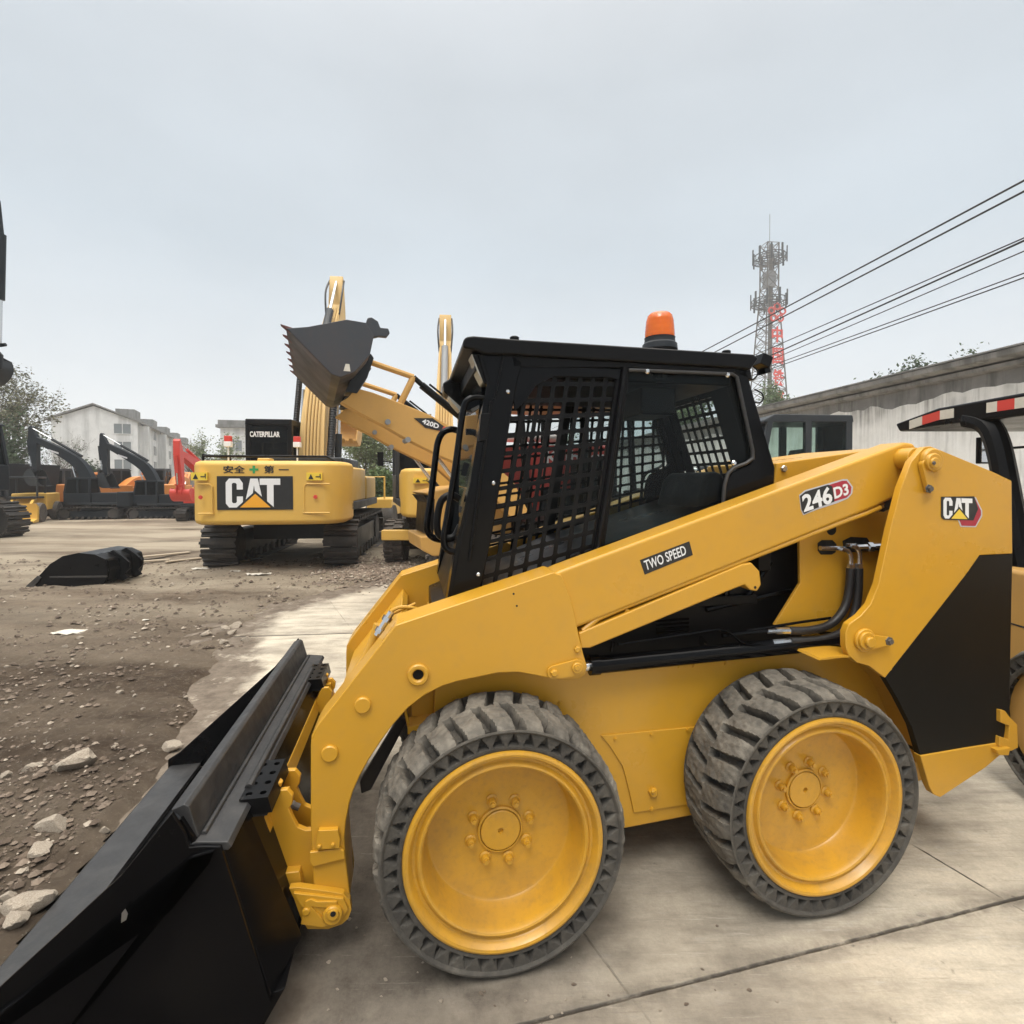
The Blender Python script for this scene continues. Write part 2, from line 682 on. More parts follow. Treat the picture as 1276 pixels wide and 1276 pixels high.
xs = axis_coords(-300, -4.2, .2, 300, .034, 1.085)
ys = axis_coords(-40, .7, 7.2, 420, .036, 1.06)
mb = MB()
nx, ny = len(xs), len(ys)
mb.v = [(x, y, dirt_z(x, y)) for y in ys for x in xs]
mb.f = [(j * nx + i, j * nx + i + 1, (j + 1) * nx + i + 1, (j + 1) * nx + i) for j in range(ny - 1) for i in range(nx - 1)]

m, nt, b = new_mat('trodden_dirt')
v = coord(nt)
base = mixc(nt, noise_fac(nt, v, .9, 8, .32, .68, .6), (.080, .055, .038), (.205, .153, .108))
base = mixc(nt, noise_fac(nt, v, 7, 8, .42, .75, .7), base, (.062, .043, .03))
base = mixc(nt, mth(nt, 'MULTIPLY', noise_fac(nt, v, 22, 8, .52, .74, .75), .7), base, (.33, .275, .21))
vst = coord(nt, (.10, .75, 1))
base = mixc(nt, mth(nt, 'MULTIPLY', noise_fac(nt, vst, 1.0, 7, .44, .66, .6), .8), base, (.38, .305, .225))
vfar = nd(nt, 'ShaderNodeSeparateXYZ')
nt.links.new(v, vfar.inputs[0])
# dry dusty ground farther out in the yard
far = nd(nt, 'ShaderNodeMapRange')
far.inputs['From Min'].default_value, far.inputs['From Max'].default_value = 4.2, 7.5
nt.links.new(vfar.outputs[1], far.inputs[0])
base = mixc(nt, mth(nt, 'MULTIPLY', far.outputs[0], mth(nt, 'MULTIPLY', noise_fac(nt, coord(nt, (.22, .8, 1)), .8, 8, .36, .58, .6), .9)), base, (.46, .39, .295))
# grit
vo = nd(nt, 'ShaderNodeTexVoronoi', Scale=75)
nt.links.new(v, vo.inputs['Vector'])
grit = nd(nt, 'ShaderNodeMapRange')
grit.inputs['From Min'].default_value, grit.inputs['From Max'].default_value = .26, .12
nt.links.new(vo.outputs['Distance'], grit.inputs[0])
gsel = noise_fac(nt, v, 30, 2, .58, .66)
base = mixc(nt, mth(nt, 'MULTIPLY', grit.outputs[0], gsel), base, (.42, .38, .32))
nt.links.new(base, b.inputs['Base Color'])
b.inputs['Roughness'].default_value = .95
b.inputs['Specular IOR Level'].default_value = .2
h1 = nd(nt, 'ShaderNodeTexNoise', Scale=11, Detail=12, Roughness=.82)
nt.links.new(v, h1.inputs['Vector'])
hh = mth(nt, 'ADD', h1.outputs['Fac'], mth(nt, 'MULTIPLY', mth(nt, 'MULTIPLY', grit.outputs[0], gsel), .25))
bump(nt, b, hh, 1.0, .085)
M['dirt'] = m
o = mb.build('ground', M['dirt'], None, 0, 180, fix=False)
o['kind'] = 'structure'

# concrete
m, nt, b = new_mat('stained_concrete')
v = coord(nt)
rot = nt.nodes.new('ShaderNodeMapping')
rot.inputs['Rotation'].default_value = (0, 0, R(-32))
rot.inputs['Scale'].default_value = (1, 5.0, 1)
nt.links.new(v, rot.inputs[0])
c = mixc(nt, noise_fac(nt, v, 1.1, 8, .3, .7, .6), (.54, .47, .365), (.70, .63, .51))
c = mixc(nt, noise_fac(nt, rot.outputs[0], 1.6, 9, .45, .75, .68), c, (.26, .225, .18))
c = mixc(nt, mth(nt, 'MULTIPLY', noise_fac(nt, rot.outputs[0], 6, 6, .56, .72, .7), .75), c, (.58, .535, .47))
# dirt trodden over it, thicker by the loader towards its front wheel
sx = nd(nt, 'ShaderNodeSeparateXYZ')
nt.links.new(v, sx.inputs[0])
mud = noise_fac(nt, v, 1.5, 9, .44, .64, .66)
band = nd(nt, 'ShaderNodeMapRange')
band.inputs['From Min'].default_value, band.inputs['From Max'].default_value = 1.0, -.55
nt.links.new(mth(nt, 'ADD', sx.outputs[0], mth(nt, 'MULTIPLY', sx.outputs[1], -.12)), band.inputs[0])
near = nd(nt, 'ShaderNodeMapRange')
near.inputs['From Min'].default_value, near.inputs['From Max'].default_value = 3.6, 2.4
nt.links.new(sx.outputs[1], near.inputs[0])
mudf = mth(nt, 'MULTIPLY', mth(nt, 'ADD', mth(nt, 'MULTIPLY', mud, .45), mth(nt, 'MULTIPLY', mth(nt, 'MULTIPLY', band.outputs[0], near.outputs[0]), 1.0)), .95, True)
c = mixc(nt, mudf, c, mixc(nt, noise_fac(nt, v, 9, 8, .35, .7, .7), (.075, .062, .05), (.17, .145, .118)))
c = mixc(nt, mth(nt, 'MULTIPLY', noise_fac(nt, v, 13, 6, .66, .76, .6), .9), c, (.045, .04, .036))


def joint(px, py, ang, wid):
    """distance to a straight saw-cut through (px,py)"""
    n_ = (-math.sin(ang), math.cos(ang))
    d = mth(nt, 'ADD', mth(nt, 'MULTIPLY', sx.outputs[0], n_[0]), mth(nt, 'MULTIPLY', sx.outputs[1], n_[1]))
    d = mth(nt, 'ABSOLUTE', mth(nt, 'ADD', mth(nt, 'SUBTRACT', d, px * n_[0] + py * n_[1]), mth(nt, 'MULTIPLY', noise_fac(nt, v, 9, 6, 0, 1, .7), .010)))
    r_ = nd(nt, 'ShaderNodeMapRange')
    r_.inputs['From Min'].default_value, r_.inputs['From Max'].default_value = wid, wid * .3
    nt.links.new(d, r_.inputs[0])
    return r_.outputs[0]


fine = noise_fac(nt, v, 60, 10, .38, .66, .8)
c = mixc(nt, mth(nt, 'MULTIPLY', fine, .35), c, (.20, .175, .14))
scr = nt.nodes.new('ShaderNodeMapping')
scr.inputs['Rotation'].default_value = (0, 0, R(-38))
scr.inputs['Scale'].default_value = (1.5, 26, 1)
nt.links.new(v, scr.inputs[0])
c = mixc(nt, mth(nt, 'MULTIPLY', noise_fac(nt, scr.outputs[0], 2.2, 8, .56, .74, .75), .6), c, (.16, .135, .108))
c = mixc(nt, mth(nt, 'MULTIPLY', noise_fac(nt, scr.outputs[0], 1.3, 8, .60, .78, .75), .7), c, (.70, .65, .56))
ck = nd(nt, 'ShaderNodeTexVoronoi', Scale=.75)
ck.feature = 'DISTANCE_TO_EDGE'
wv = nd(nt, 'ShaderNodeTexNoise', Scale=3, Detail=8, Roughness=.7)
nt.links.new(v, wv.inputs['Vector'])
wadd = nt.nodes.new('ShaderNodeVectorMath')
wadd.operation = 'ADD'
wsc = nt.nodes.new('ShaderNodeVectorMath')
wsc.operation = 'SCALE'
wsc.inputs['Scale'].default_value = .55
nt.links.new(wv.outputs['Color'], wsc.inputs[0])
nt.links.new(v, wadd.inputs[0])
nt.links.new(wsc.outputs[0], wadd.inputs[1])
nt.links.new(wadd.outputs[0], ck.inputs['Vector'])
ckr = nd(nt, 'ShaderNodeMapRange')
ckr.inputs['From Min'].default_value, ckr.inputs['From Max'].default_value = .006, .001
nt.links.new(ck.outputs['Distance'], ckr.inputs[0])
crack = mth(nt, 'MULTIPLY', ckr.outputs[0], noise_fac(nt, v, 1.1, 3, .60, .68))
c = mixc(nt, mth(nt, 'MULTIPLY', crack, .7), c, (.06, .05, .042))
att = nt.nodes.new('ShaderNodeAttribute')
att.attribute_name = 'soil'
soil = mth(nt, 'MULTIPLY', att.outputs['Fac'], noise_fac(nt, v, 4, 8, .25, .6, .7), True)
soil2 = nd(nt, 'ShaderNodeMapRange')
soil2.inputs['From Min'].default_value, soil2.inputs['From Max'].default_value = .12, .5
nt.links.new(soil, soil2.inputs[0])
c = mixc(nt, soil2.outputs[0], c, mixc(nt, noise_fac(nt, v, 7, 8, .35, .7, .7), (.10, .077, .057), (.22, .18, .14)))
j1 = mth(nt, 'MULTIPLY', joint(.40, 1.575, R(13.5), .008), noise_fac(nt, v, 6, 6, .30, .5, .7))
j1b = mth(nt, 'MULTIPLY', joint(.40, 1.575, R(13.5), .06), noise_fac(nt, v, 8, 8, .32, .62, .75))
j2 = mth(nt, 'MULTIPLY', joint(1.763, 2.226, R(112), .006), noise_fac(nt, v, 7, 5, .3, .55))
j3 = mth(nt, 'MULTIPLY', joint(.40, 1.5, R(118), .005), noise_fac(nt, v, 7, 5, .4, .6))
j4 = joint(-1.6, 5.4, R(6), .02)
jj = mth(nt, 'MAXIMUM', mth(nt, 'MAXIMUM', j1, j2), mth(nt, 'MAXIMUM', mth(nt, 'MULTIPLY', j3, .5), j4))
c = mixc(nt, mth(nt, 'MULTIPLY', j1b, .55), c, (.09, .075, .06))
c = mixc(nt, mth(nt, 'MULTIPLY', jj, .85), c, (.035, .03, .026))
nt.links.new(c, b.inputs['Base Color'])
b.inputs['Roughness'].default_value = .85
b.inputs['Specular IOR Level'].default_value = .3
h2 = nd(nt, 'ShaderNodeTexNoise', Scale=26, Detail=12, Roughness=.8)
nt.links.new(v, h2.inputs['Vector'])
bump(nt, b, mth(nt, 'SUBTRACT', mth(nt, 'ADD', mth(nt, 'MULTIPLY', h2.outputs['Fac'], .5), mth(nt, 'MULTIPLY', mud, .25)), mth(nt, 'ADD', jj, crack)), .8, .014)
M['concrete_slab'] = m
xs = axis_coords(-3.6, -3.6, 2.6, 45, .05, 1.12)
ys = axis_coords(-25, .2, 9.6, 30, .06, 1.12)
nx, ny = len(xs), len(ys)
mb = MB()
mb.v = [(x, y, 0) for y in ys for x in xs]
mb.f = [(j * nx + i, j * nx + i + 1, (j + 1) * nx + i + 1, (j + 1) * nx + i) for j in range(ny - 1) for i in range(nx - 1) if not (xs[i] < 2.6 and ys[j] > 9.5)]
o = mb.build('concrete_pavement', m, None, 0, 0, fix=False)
at_ = o.data.attributes.new('soil', 'FLOAT', 'POINT')
vals = []
for (x, y, z) in mb.v:
    d_ = slab_inside(x, y)
    n_ = .55 * fb(x, y, 1.2, 4) + .25 * fb(x + 5, y, 5, 3)
    vals.append(min(1, max(0, 1.0 - (d_ + .02) / .38 + n_ * .9)))
at_.data.foreach_set('value', vals)
o['kind'] = 'structure'
# ------------------------------------------------------------------ skid steer loader
class Frame:
    """side planes of a standing machine: local x backwards, local y away from the near tyre face, z up"""
    def __init__(self, o, ang):
        self.o, self.a = Vector(o), ang
        self.inv = Matrix.Rotation(-ang, 3, 'Z')

    def pl(self, px, py, t):
        c = self.inv @ (CAM - self.o)
        d = self.inv @ ray(px, py)
        k = (t - c.y) / d.y
        p = c + d * k
        return Vector((p.x, t, p.z))

    def sz(self, pts, t):
        return [(q.x, q.z) for q in (self.pl(px, py, t) for (px, py) in pts)]


FR = Frame((-.018, 1.617, 0), R(11.1))
W2 = 1.5                       # overall width: t = 0 .. 1.5
LOADER = thing('skid_steer_loader', 'big yellow skid steer loader with black caged cab and orange beacon', 'skid steer loader', FR.o, FR.a)


def mir(p):
    return (p[0], W2 - p[1], p[2])


class Pair:
    """near and far side pieces, each its own object"""
    def __init__(self, mb):
        self.mb = mb

    def build(self, name, mat, parent=None, bevel=0.0, smooth=35, **k):
        o = self.mb.build_each(name, mat, parent, bevel, smooth, **k)
        self.mb.mapped(mir, True).build_each(name, mat, parent, bevel, smooth, **k)
        return o


def both(mb):
    return Pair(mb)


def pris(px, t0, t1, mb=None, at_t=None):
    mb = mb or MB()
    return mb.prism(FR.sz(px, t0 if at_t is None else at_t), 'y', t0, t1)


def tubep(px, t, r, mb=None, n=10, smooth=0, ts=None):
    mb = mb or MB()
    pts = [FR.pl(x, y, t if ts is None else ts[i]) for i, (x, y) in enumerate(px)]
    if smooth:
        pts = spline(pts, smooth)
    return mb.tube(pts, r, n)


def boss(px, py, t, r, h, mb=None, n=28, cham=.3):
    """round boss standing h proud towards the camera"""
    mb = mb or MB()
    p = FR.pl(px, py, t)
    c = h * cham
    return mb.lathe([(r, 0), (r, h - c), (r - c, h), (1e-6, h)], p, (0, -1, 0), n)


def bolt(px, py, t, r=.009, mb=None, h=.007):
    mb = mb or MB()
    p = FR.pl(px, py, t)
    mb.lathe([(r * 1.7, 0), (r * 1.6, .0025), (r * 1.05, .0025), (r, h), (1e-6, h)], p, (0, -1, 0), 6)
    return mb


# ---- wheels
RT, WT, RR = .418, .30, .322


def tyre_mesh(name, RT, WT, RR, mat, NA=624, lugs=26, notches=44):
    """worn solid tyre: staggered bar lugs, ring of triangular pockets on the wall"""
    prof = []                                            # (radius, across, zone, lateral coordinate)
    wall = [(RR, .012), (RR + .006, .004), (RR + .012, .002), (RR + .019, .002)]
    n0 = RR + .020
    n1 = RT - .036
    for k in range(9):
        wall.append((n0 + (n1 - n0) * k / 8, .002))
    wall += [(n1 + .002, -.002), (n1 + .008, -.006), (n1 + .015, -.004)]
    sh = [(RT - .017, .004), (RT - .009, .014), (RT - .004, .028)]
    tr = [(RT, .04 + (WT - .08) * k / 30) for k in range(31)]
    for (r, w) in wall:
        prof.append((r, w, 'w'))
    for (r, w) in sh + tr:
        prof.append((r, w, 't'))
    for (r, w) in reversed(sh):
        prof.append((r, WT - w, 't'))
    for (r, w) in reversed(wall):
        prof.append((r, WT - w, 'i'))
    vs, fs = [], []
    pit = 2 * PI / lugs
    for (r, w, z) in prof:
        for j in range(NA):
            a = 2 * PI * j / NA
            rr, ww = r, w
            if z == 'w' and n0 <= r <= n1 - 1e-6:
                u = (r - n0) / (n1 - n0)
                ph = (a / (2 * PI) * notches) % 1.0
                edge = abs(ph - .5) * 2                       # 0 at the middle of a pocket
                half = .80 * (1 - u)                          # triangle, apex outwards
                k = min(1, max(0, (half - edge) / .16))
                ww = w + .026 * k * min(1, u / .08 + .15) + .004 * (1 - k) * 0
            if z == 't':
                side = w < WT / 2
                lat = (w / (WT / 2)) if side else ((WT - w) / (WT / 2))      # 0 shoulder, 1 centre
                skew = .34 * min(lat, 1.0)
                ph = (a / pit + (0 if side else .5) - skew) % 1.0
                g = abs(ph - .5) * 2                                        # 1 in the middle of the groove
                groove = min(1, max(0, (g - (.70 - .09 * max(0, 1 - lat / .25))) / .07))
                if lat > .93:
                    groove = max(groove, .0)
                wear = .003 * noise.noise(Vector((math.cos(a) * 9, math.sin(a) * 9, w * 20)))
                rr = r - .042 * groove + wear - .006 * (1 - min(1, (lat + .5)))
                jag = .007 * noise.noise(Vector((math.cos(a) * 24, math.sin(a) * 24, w * 45)))
                rr += jag * .7
                if lat < .30:
                    ww = w + (.014 * groove if side else -.014 * groove)
            vs.append((rr * math.cos(a), ww, rr * math.sin(a)))
    m_ = len(prof)
    for i in range(m_ - 1):
        for j in range(NA):
            k = (j + 1) % NA
            fs.append((i * NA + j, (i + 1) * NA + j, (i + 1) * NA + k, i * NA + k))
    me = bpy.data.meshes.new(name)
    me.from_pydata(vs, [], fs)
    me.polygons.foreach_set('use_smooth', [True] * len(me.polygons))
    me.set_sharp_from_angle(angle=R(42))
    me.materials.append(mat)
    return me


TYRE = tyre_mesh('tyre', RT, WT, RR, M['rubber'])


def rim_mb():
    mb = MB()
    mb.lathe([(.327, .02), (.327, .004), (.324, -.003), (.317, -.006), (.309, -.004), (.303, .004), (.300, .014), (.296, .019), (.288, .020), (.2835, .016), (.279, .010), (.2735, .008), (.268, .011),
              (.2645, .018), (.262, .03), (.256, .075), (.2485, .110), (.244, .117), (.236, .121), (.08, .121), (.078, .121), (1e-6, .121)], (0, 0, 0), (0, 1, 0), 96, False, False)
    mb.lathe([(.327, .02), (.327, .28), (.25, .28), (.25, .16), (1e-6, .16)], (0, 0, 0), (0, 1, 0), 48, False, False)
    return mb


def make_wheel(name='wheel'):
    w = bpy.data.objects.new(name, None)
    COL.objects.link(w)
    w.empty_display_size = .1
    rim = rim_mb().build('rim', M['yellow_wheel'], w, 0, 30)
    rim.parent = w
    ty = bpy.data.objects.new('tyre', TYRE)
    COL.objects.link(ty)
    ty.parent = w
    h = MB()
    h.lathe([(.0785, .1205), (.0780, .112), (.0745, .1095), (.0715, .1095), (.0712, .120), (.0680, .120), (.0675, .1085), (.0655, .1065), (.010, .1065), (.0095, .118), (1e-6, .118)], (0, 0, 0), (0, 1, 0), 64)
    h.build('hub', M['yellow_wheel'], w, 0, 30)
    for i in range(8):
        a = 2 * PI * (i + .35) / 8
        nb = MB()
        c = Vector((.105 * math.cos(a), .121, .105 * math.sin(a)))
        nb.lathe([(.0205, 0), (.0205, .004), (.0155, .008), (.0145, .008), (.0138, .022), (.0118, .026), (.0075, .026), (.0075, .034), (1e-6, .034)], c, (0, -1, 0), 12)
        nb.build('wheel_nut', M['yellow_wheel'], w, 0, 30)
    return w


wh = make_wheel()
wh.parent = LOADER
wh.location = (0, 0, RT - .004)
for i, (s, near_, rot) in enumerate(((1.188, True, .5), (0, False, .9), (1.188, False, .2))):
    c = copy_tree(wh, LOADER)
    c.location = (s, 0 if near_ else W2, RT - .004)
    c.rotation_euler = (0, rot, 0 if near_ else PI)

# ---- chassis
mb = pris([(541, 812), (700, 800), (735, 838), (1060, 806), (1080, 812), (1110, 830), (1175, 880), (1190, 960), (1110, 985), (880, 1013), (787, 1031), (640, 1058), (541, 1040)], .33, 1.17)
ch = mb.build('chassis', M['yellow'], LOADER, .006)
mb = pris([(749, 917), (867, 906), (868, 1001), (790, 1013), (784, 985), (776, 955), (760, 930)], .322, .33)
cv = mb.build('access_cover', M['yellow'], ch, .002)
mb = MB()
for (x, y) in ((767, 921), (812, 915), (857, 909), (812, 1008), (857, 1001)):
    bolt(x, y, .322, .006, mb)
mb.build_each('bolt', M['yellow'], ch, 0)
mb = boss(813, 986, .322, .020, .018, None, 6)
boss(813, 986, .306, .008, .010, mb, 12)
mb.build('drain_plug', M['yellow'], ch, .002)
mb = MB()
for (x, y) in ((565, 870), (685, 878), (698, 876), (865, 829), (905, 826)):
    bolt(x, y, .33, .007, mb)
mb.build_each('bolt', M['yellow'], ch, 0)
# front cross-face and guarding behind the front wheel
mb = pris([(512, 880), (541, 850), (541, 1000), (520, 1010)], .36, 1.14)
mb.build('front_plate', M['yellow'], ch, .004)
mb = MB()
tubep([(505, 885), (515, 930), (523, 925)], .30, .006, mb)
mb.prism(FR.sz([(508, 903), (545, 897), (545, 906), (508, 912)], .30), 'y', .28, .36)
mb.build('step_bracket', M['yellow'], ch, .002)
mb = pris([(497, 893), (508, 898), (462, 985), (450, 990), (448, 975)], .46, .485)
mb.build('tilt_hose', M['hose'], LOADER, .006)
# far-side rear fender flange, seen as the yellow arch over the rear tyre
arch = spline([(1003, 815), (1050, 812), (1090, 828), (1120, 862), (1140, 908), (1150, 955)], 6)
a = FR.sz([(p.x, p.y) for p in [Vector((q[0], q[1], 0)) for q in arch]], .20)
mb = MB()
for i in range(len(a) - 1):
    mb.loft([(a[i][0], .125, a[i][1]), (a[i + 1][0], .125, a[i + 1][1]), (a[i + 1][0], .34, a[i + 1][1]), (a[i][0], .34, a[i][1])],
            [(a[i][0] + .006, .125, a[i][1] + .008), (a[i + 1][0] + .006, .125, a[i + 1][1] + .008), (a[i + 1][0] + .006, .34, a[i + 1][1] + .008), (a[i][0] + .006, .34, a[i][1] + .008)])
both(mb).build('rear_fender', M['yellow'], LOADER, 0)

# ---- rear body: towers, engine housing, counterweight
TW = [(1146, 563), (1152, 557), (1160, 556), (1168, 559), (1238, 588), (1261, 599), (1262, 690), (1221, 692), (1205, 715), (1103, 845), (1083, 830), (1068, 826), (1058, 817), (1054, 806), (1054, 788), (1058, 778),
      (1073, 767), (1085, 753), (1095, 728), (1110, 658), (1123, 608), (1136, 575)]
mb = both(pris(TW, .12, .15))
tw = mb.build('tower', M['yellow'], LOADER, .004)
PB = [(1103, 845), (1221, 692), (1262, 690), (1258, 885), (1250, 925), (1147, 942), (1136, 905), (1118, 870)]
mb = both(pris(PB, .124, .152))
mb.build('rear_side_panel', M['panel_black'], LOADER, .003)
FLG = [(1147, 942), (1205, 932), (1244, 926), (1248, 940), (1228, 957), (1172, 994), (1163, 990), (1158, 980)]
mb = both(pris(FLG, .118, .15))
mb.build('lower_skirt', M['yellow'], LOADER, .004)
mb = pris([(1247, 885), (1253, 886), (1258, 893), (1268, 903), (1269, 932), (1260, 936), (1245, 930), (1246, 918), (1257, 922), (1258, 905), (1247, 900)], .108, .135)
mb.prism(FR.sz([(1238, 933), (1256, 930), (1254, 940), (1242, 940)], .105), 'y', .095, .12)
both(mb).build('tie_down_hook', M['yellow'], LOADER, .003)
# housing between the towers
z0, z1 = FR.pl(1262, 930, .15).z, FR.pl(1262, 640, .15).z
sA, sB = FR.pl(1160, 700, .15).x, FR.pl(1262, 700, .15).x
mb = MB().bb(sA + .02, sB - .03, .152, 1.348, z0 - .02, z1 - .05)
mb.build('engine_housing', M['panel_black'], LOADER, .01)
mb = pris([(968, 577), (1110, 557), (1130, 560), (1130, 640), (964, 612)], .47, 1.03)
eh = mb.build('engine_hood', M['yellow'], LOADER, .006)
mb = boss(976, 584, .47, .016, .012, None, 6)
mb.build_each('bolt', M['zinc'], eh, 0)
# inner yellow web with slots and hoses
mb = both(pris([(996, 655), (1046, 640), (1125, 606), (1135, 640), (1090, 760), (1052, 790), (965, 779), (997, 727)], .33, .345))
iw = mb.build('tower_web', M['yellow'], LOADER, .003)
mb = boss(1036, 660, .33, .024, .002, None, 24)
mb.prism(FR.sz([(1019, 677), (1024, 673), (1037, 673), (1042, 678), (1041, 688), (1036, 691), (1023, 691), (1019, 686)], .329), 'y', .327, .331)
mb.prism(FR.sz([(1050, 674), (1060, 669), (1080, 670), (1085, 678), (1083, 688), (1052, 688)], .329), 'y', .327, .331)
mb.build_each('slot', M['dark_hole'], iw, 0)  # flat dark patches painted as the shade in the openings
mb = MB()
tubep([(1022, 683), (1040, 683), (1052, 684)], .30, .010, mb)
tubep([(1048, 684), (1056, 686), (1060, 693), (1060, 703)], .285, .0095, mb, smooth=4)
tubep([(1060, 680), (1067, 682), (1071, 690), (1071, 702)], .275, .0095, mb, smooth=4)
tubep([(1054, 679), (1066, 679)], .28, .008, mb)
for (x, y, t) in ((1060, 708, .285), (1070, 707, .275)):
    tubep([(x, y - 5), (x, y + 4)], t, .0155, mb, 6)
tubep([(966, 786), (985, 786)], .27, .014, mb, 8)
tubep([(962, 801), (985, 799)], .265, .014, mb, 8)
tubep([(955, 787), (968, 786)], .27, .009, mb, 8)
tubep([(1066, 683), (1085, 682), (1110, 681)], .31, .017, mb)
tubep([(1080, 682), (1086, 682)], .31, .023, mb, 6)
mb.build_each('hose_fitting', M['chrome'], LOADER, 0)
mb = MB()
tubep([(1060, 708), (1058, 735), (1052, 758), (1036, 777), (1012, 785), (984, 786)], .285, .0170, mb, 12, 5, [.285, .285, .28, .275, .27, .27])
tubep([(1070, 708), (1069, 740), (1064, 765), (1050, 787), (1022, 797), (984, 799)], .275, .0170, mb, 12, 5, [.275, .275, .275, .27, .265, .265])
mb.build_each('hydraulic_hose', M['hose'], LOADER, 0)
mb = tubep([(1098, 632), (1128, 618)], .25, .022)
mb.build_each('hydraulic_hose', M['hose'], LOADER, 0)
mb = tubep([(1091, 634), (1099, 630)], .25, .019)
mb.build_each('hose_fitting', M['chrome'], LOADER, 0)
# black works in the gap between boom and chassis
mb = pris([(541, 770), (720, 690), (960, 610), (1000, 640), (1000, 812), (735, 838), (541, 850)], .43, 1.07)
mb.build('cab_base', M['black_satin'], LOADER, .006)
mb = MB()
for k in range(4):
    tubep([(818, 774 + 5 * k), (858, 771 + 5 * k)], .40, .005, mb, 6)
for (x0, y0, x1, y1) in ((905, 742, 908, 690), (930, 745, 960, 700), (880, 760, 985, 735)):
    tubep([(x0, y0), (x1, y1)], .415, .012, mb, 8)
mb.build_each('valve_line', M['black'], LOADER, 0)

# ---- lift arms
LEG = [(493, 779), (505, 775), (690, 713), (700, 717), (711, 744), (717, 768), (721, 790), (727, 815), (732, 831), (729, 841), (721, 847), (700, 848), (683, 845), (662, 841), (646, 838), (620, 839), (596, 844), (572, 849), (552, 855),
       (530, 866), (509, 882), (490, 903), (474, 925), (459, 948), (448, 968), (440, 986), (435, 1003), (431, 1024), (429, 1045), (431, 1075), (436, 1113), (434, 1130), (391, 1110), (388, 1060), (387, 1032), (387, 930), (388, 917), (396, 903)]
BOOM = [(600, 757), (700, 710), (1128, 551), (1140, 552), (1144, 560), (1143, 576), (1125, 610), (1113, 622), (1090, 633), (722, 782), (640, 812)]
arm_thick = .15


def make_arm(near_):
    o = bpy.data.objects.new('lift_arm', None)
    COL.objects.link(o)
    o.parent = LOADER
    fl = (lambda mb: mb) if near_ else (lambda mb: mb.mapped(mir, True))
    fl(pris(LEG, .20, .20 + arm_thick)).build('arm_leg', M['yellow'], o, .005, seg=3)
    fl(pris(BOOM, .212, .20 + arm_thick - .008)).build('arm_boom', M['yellow'], o, .016, seg=4)
    fl(pris([(721, 789), (925, 703), (937, 701), (947, 712), (949, 729), (944, 737), (936, 736), (928, 729), (905, 738), (735, 808), (724, 808)], .212, .30)).build('arm_brace', M['yellow'], o, .007, seg=3)
    mb = MB()
    tubep([(726, 786), (745, 770), (775, 757), (1055, 648), (1078, 640), (1096, 632)], .228, .0115, mb)
    for (x, y) in ((782, 760), (880, 719), (905, 709)):
        mb.box(FR.pl(x, y + 2, .24), (.035, .03, .02), Matrix.Rotation(R(20), 3, 'Y'))
    fl(mb).build_each('hydraulic_line', M['yellow'], o, 0)
    mb = MB()
    boss(452, 878, .20, .0275, .012, mb)
    boss(411, 938, .20, .0275, .012, mb)
    p = FR.pl(521, 840, .20)
    mb.lathe([(.037, 0), (.037, .010), (.033, .014), (.024, .014), (.019, .010), (.019, -.03)], p, (0, -1, 0), 32)
    mb.lathe([(.019, -.001), (1e-6, -.001)], p, (0, -1, 0), 24)
    fl(mb).build_each('pin', M['yellow'], o, 0)
    mb = MB()
    p = FR.pl(521, 840, .1995)
    mb.lathe([(.0185, .0015), (1e-6, .0015)], p, (0, -1, 0), 24)
    for (x, y) in ((640, 740), (644, 755)):
        boss(x, y, .20, .004, .0006, mb, 10)
    boss(941, 732, .212, .006, .0006, mb, 10)
    fl(mb).build_each('pin_hole', M['dark_hole'], o, 0)  # dark discs painted as the shade inside the holes
    mb = MB()                                                    # cylinder end link
    a, b_ = FR.pl(690, 838, .19), FR.pl(719, 832, .19)
    pts = [(a.x + .024 * math.cos(t), a.z + .024 * math.sin(t)) for t in [PI / 2 + PI * i / 10 for i in range(11)]] + [(b_.x + .030 * math.cos(t), b_.z + .030 * math.sin(t)) for t in [-PI / 2 + PI * i / 10 for i in range(11)]]
    mb.prism(pts, 'y', .188, .199)
    boss(690, 838, .188, .014, .014, mb, 6)
    boss(719, 832, .188, .021, .010, mb, 24)
    boss(719, 832, .178, .010, .006, mb, 16)
    boss(719, 809, .199, .013, .010, mb, 6)
    fl(mb).build_each('pin_lock', M['yellow'], o, .0015)
    mb = MB()                                                    # block on the leg
    mb.prism(FR.sz([(394, 1046), (397, 1034), (421, 1033), (424, 1044), (423, 1056), (394, 1058)], .185), 'y', .18, .2)
    mb.prism(FR.sz([(386, 1062), (423, 1057), (429, 1060), (430, 1070), (390, 1080), (386, 1074)], .19), 'y', .188, .2)
    for (x, y) in ((398, 1054), (415, 1052)):
        boss(x, y, .18, .007, .008, mb, 10)
    fl(mb).build_each('latch_stop', M['yellow'], o, .003)
    return o


make_arm(True)
make_arm(False)
# cross-member joining the two legs, with its tube and sticker
a = FR.sz([(497, 800), (404, 920)], .24)
b_ = FR.sz([(507, 812), (416, 925)], .24)
mb = MB().prism([a[0], a[1], b_[1], b_[0]], 'y', .35, 1.16)
xm = mb.build('cross_member', M['yellow'], LOADER, .006)
mb = tubep([(472, 778), (462, 808), (438, 850)], .42, .020, None, 12, 4)
mb.build_each('hydraulic_line', M['yellow'], xm, 0)
mb = MB()
tubep([(488, 763), (470, 792)], .385, .013, mb, 10)
tubep([(484, 769), (481, 774)], .385, .020, mb, 6)
tubep([(475, 783), (472, 788)], .385, .019, mb, 6)
mb.build_each('hose_fitting', M['chrome'], xm, 0)
mb = tubep([(486, 763), (497, 757), (512, 757), (522, 760)], .42, .007, None, 8, 4)
tubep([(484, 767), (500, 760), (518, 752)], .44, .006, mb, 8, 4)
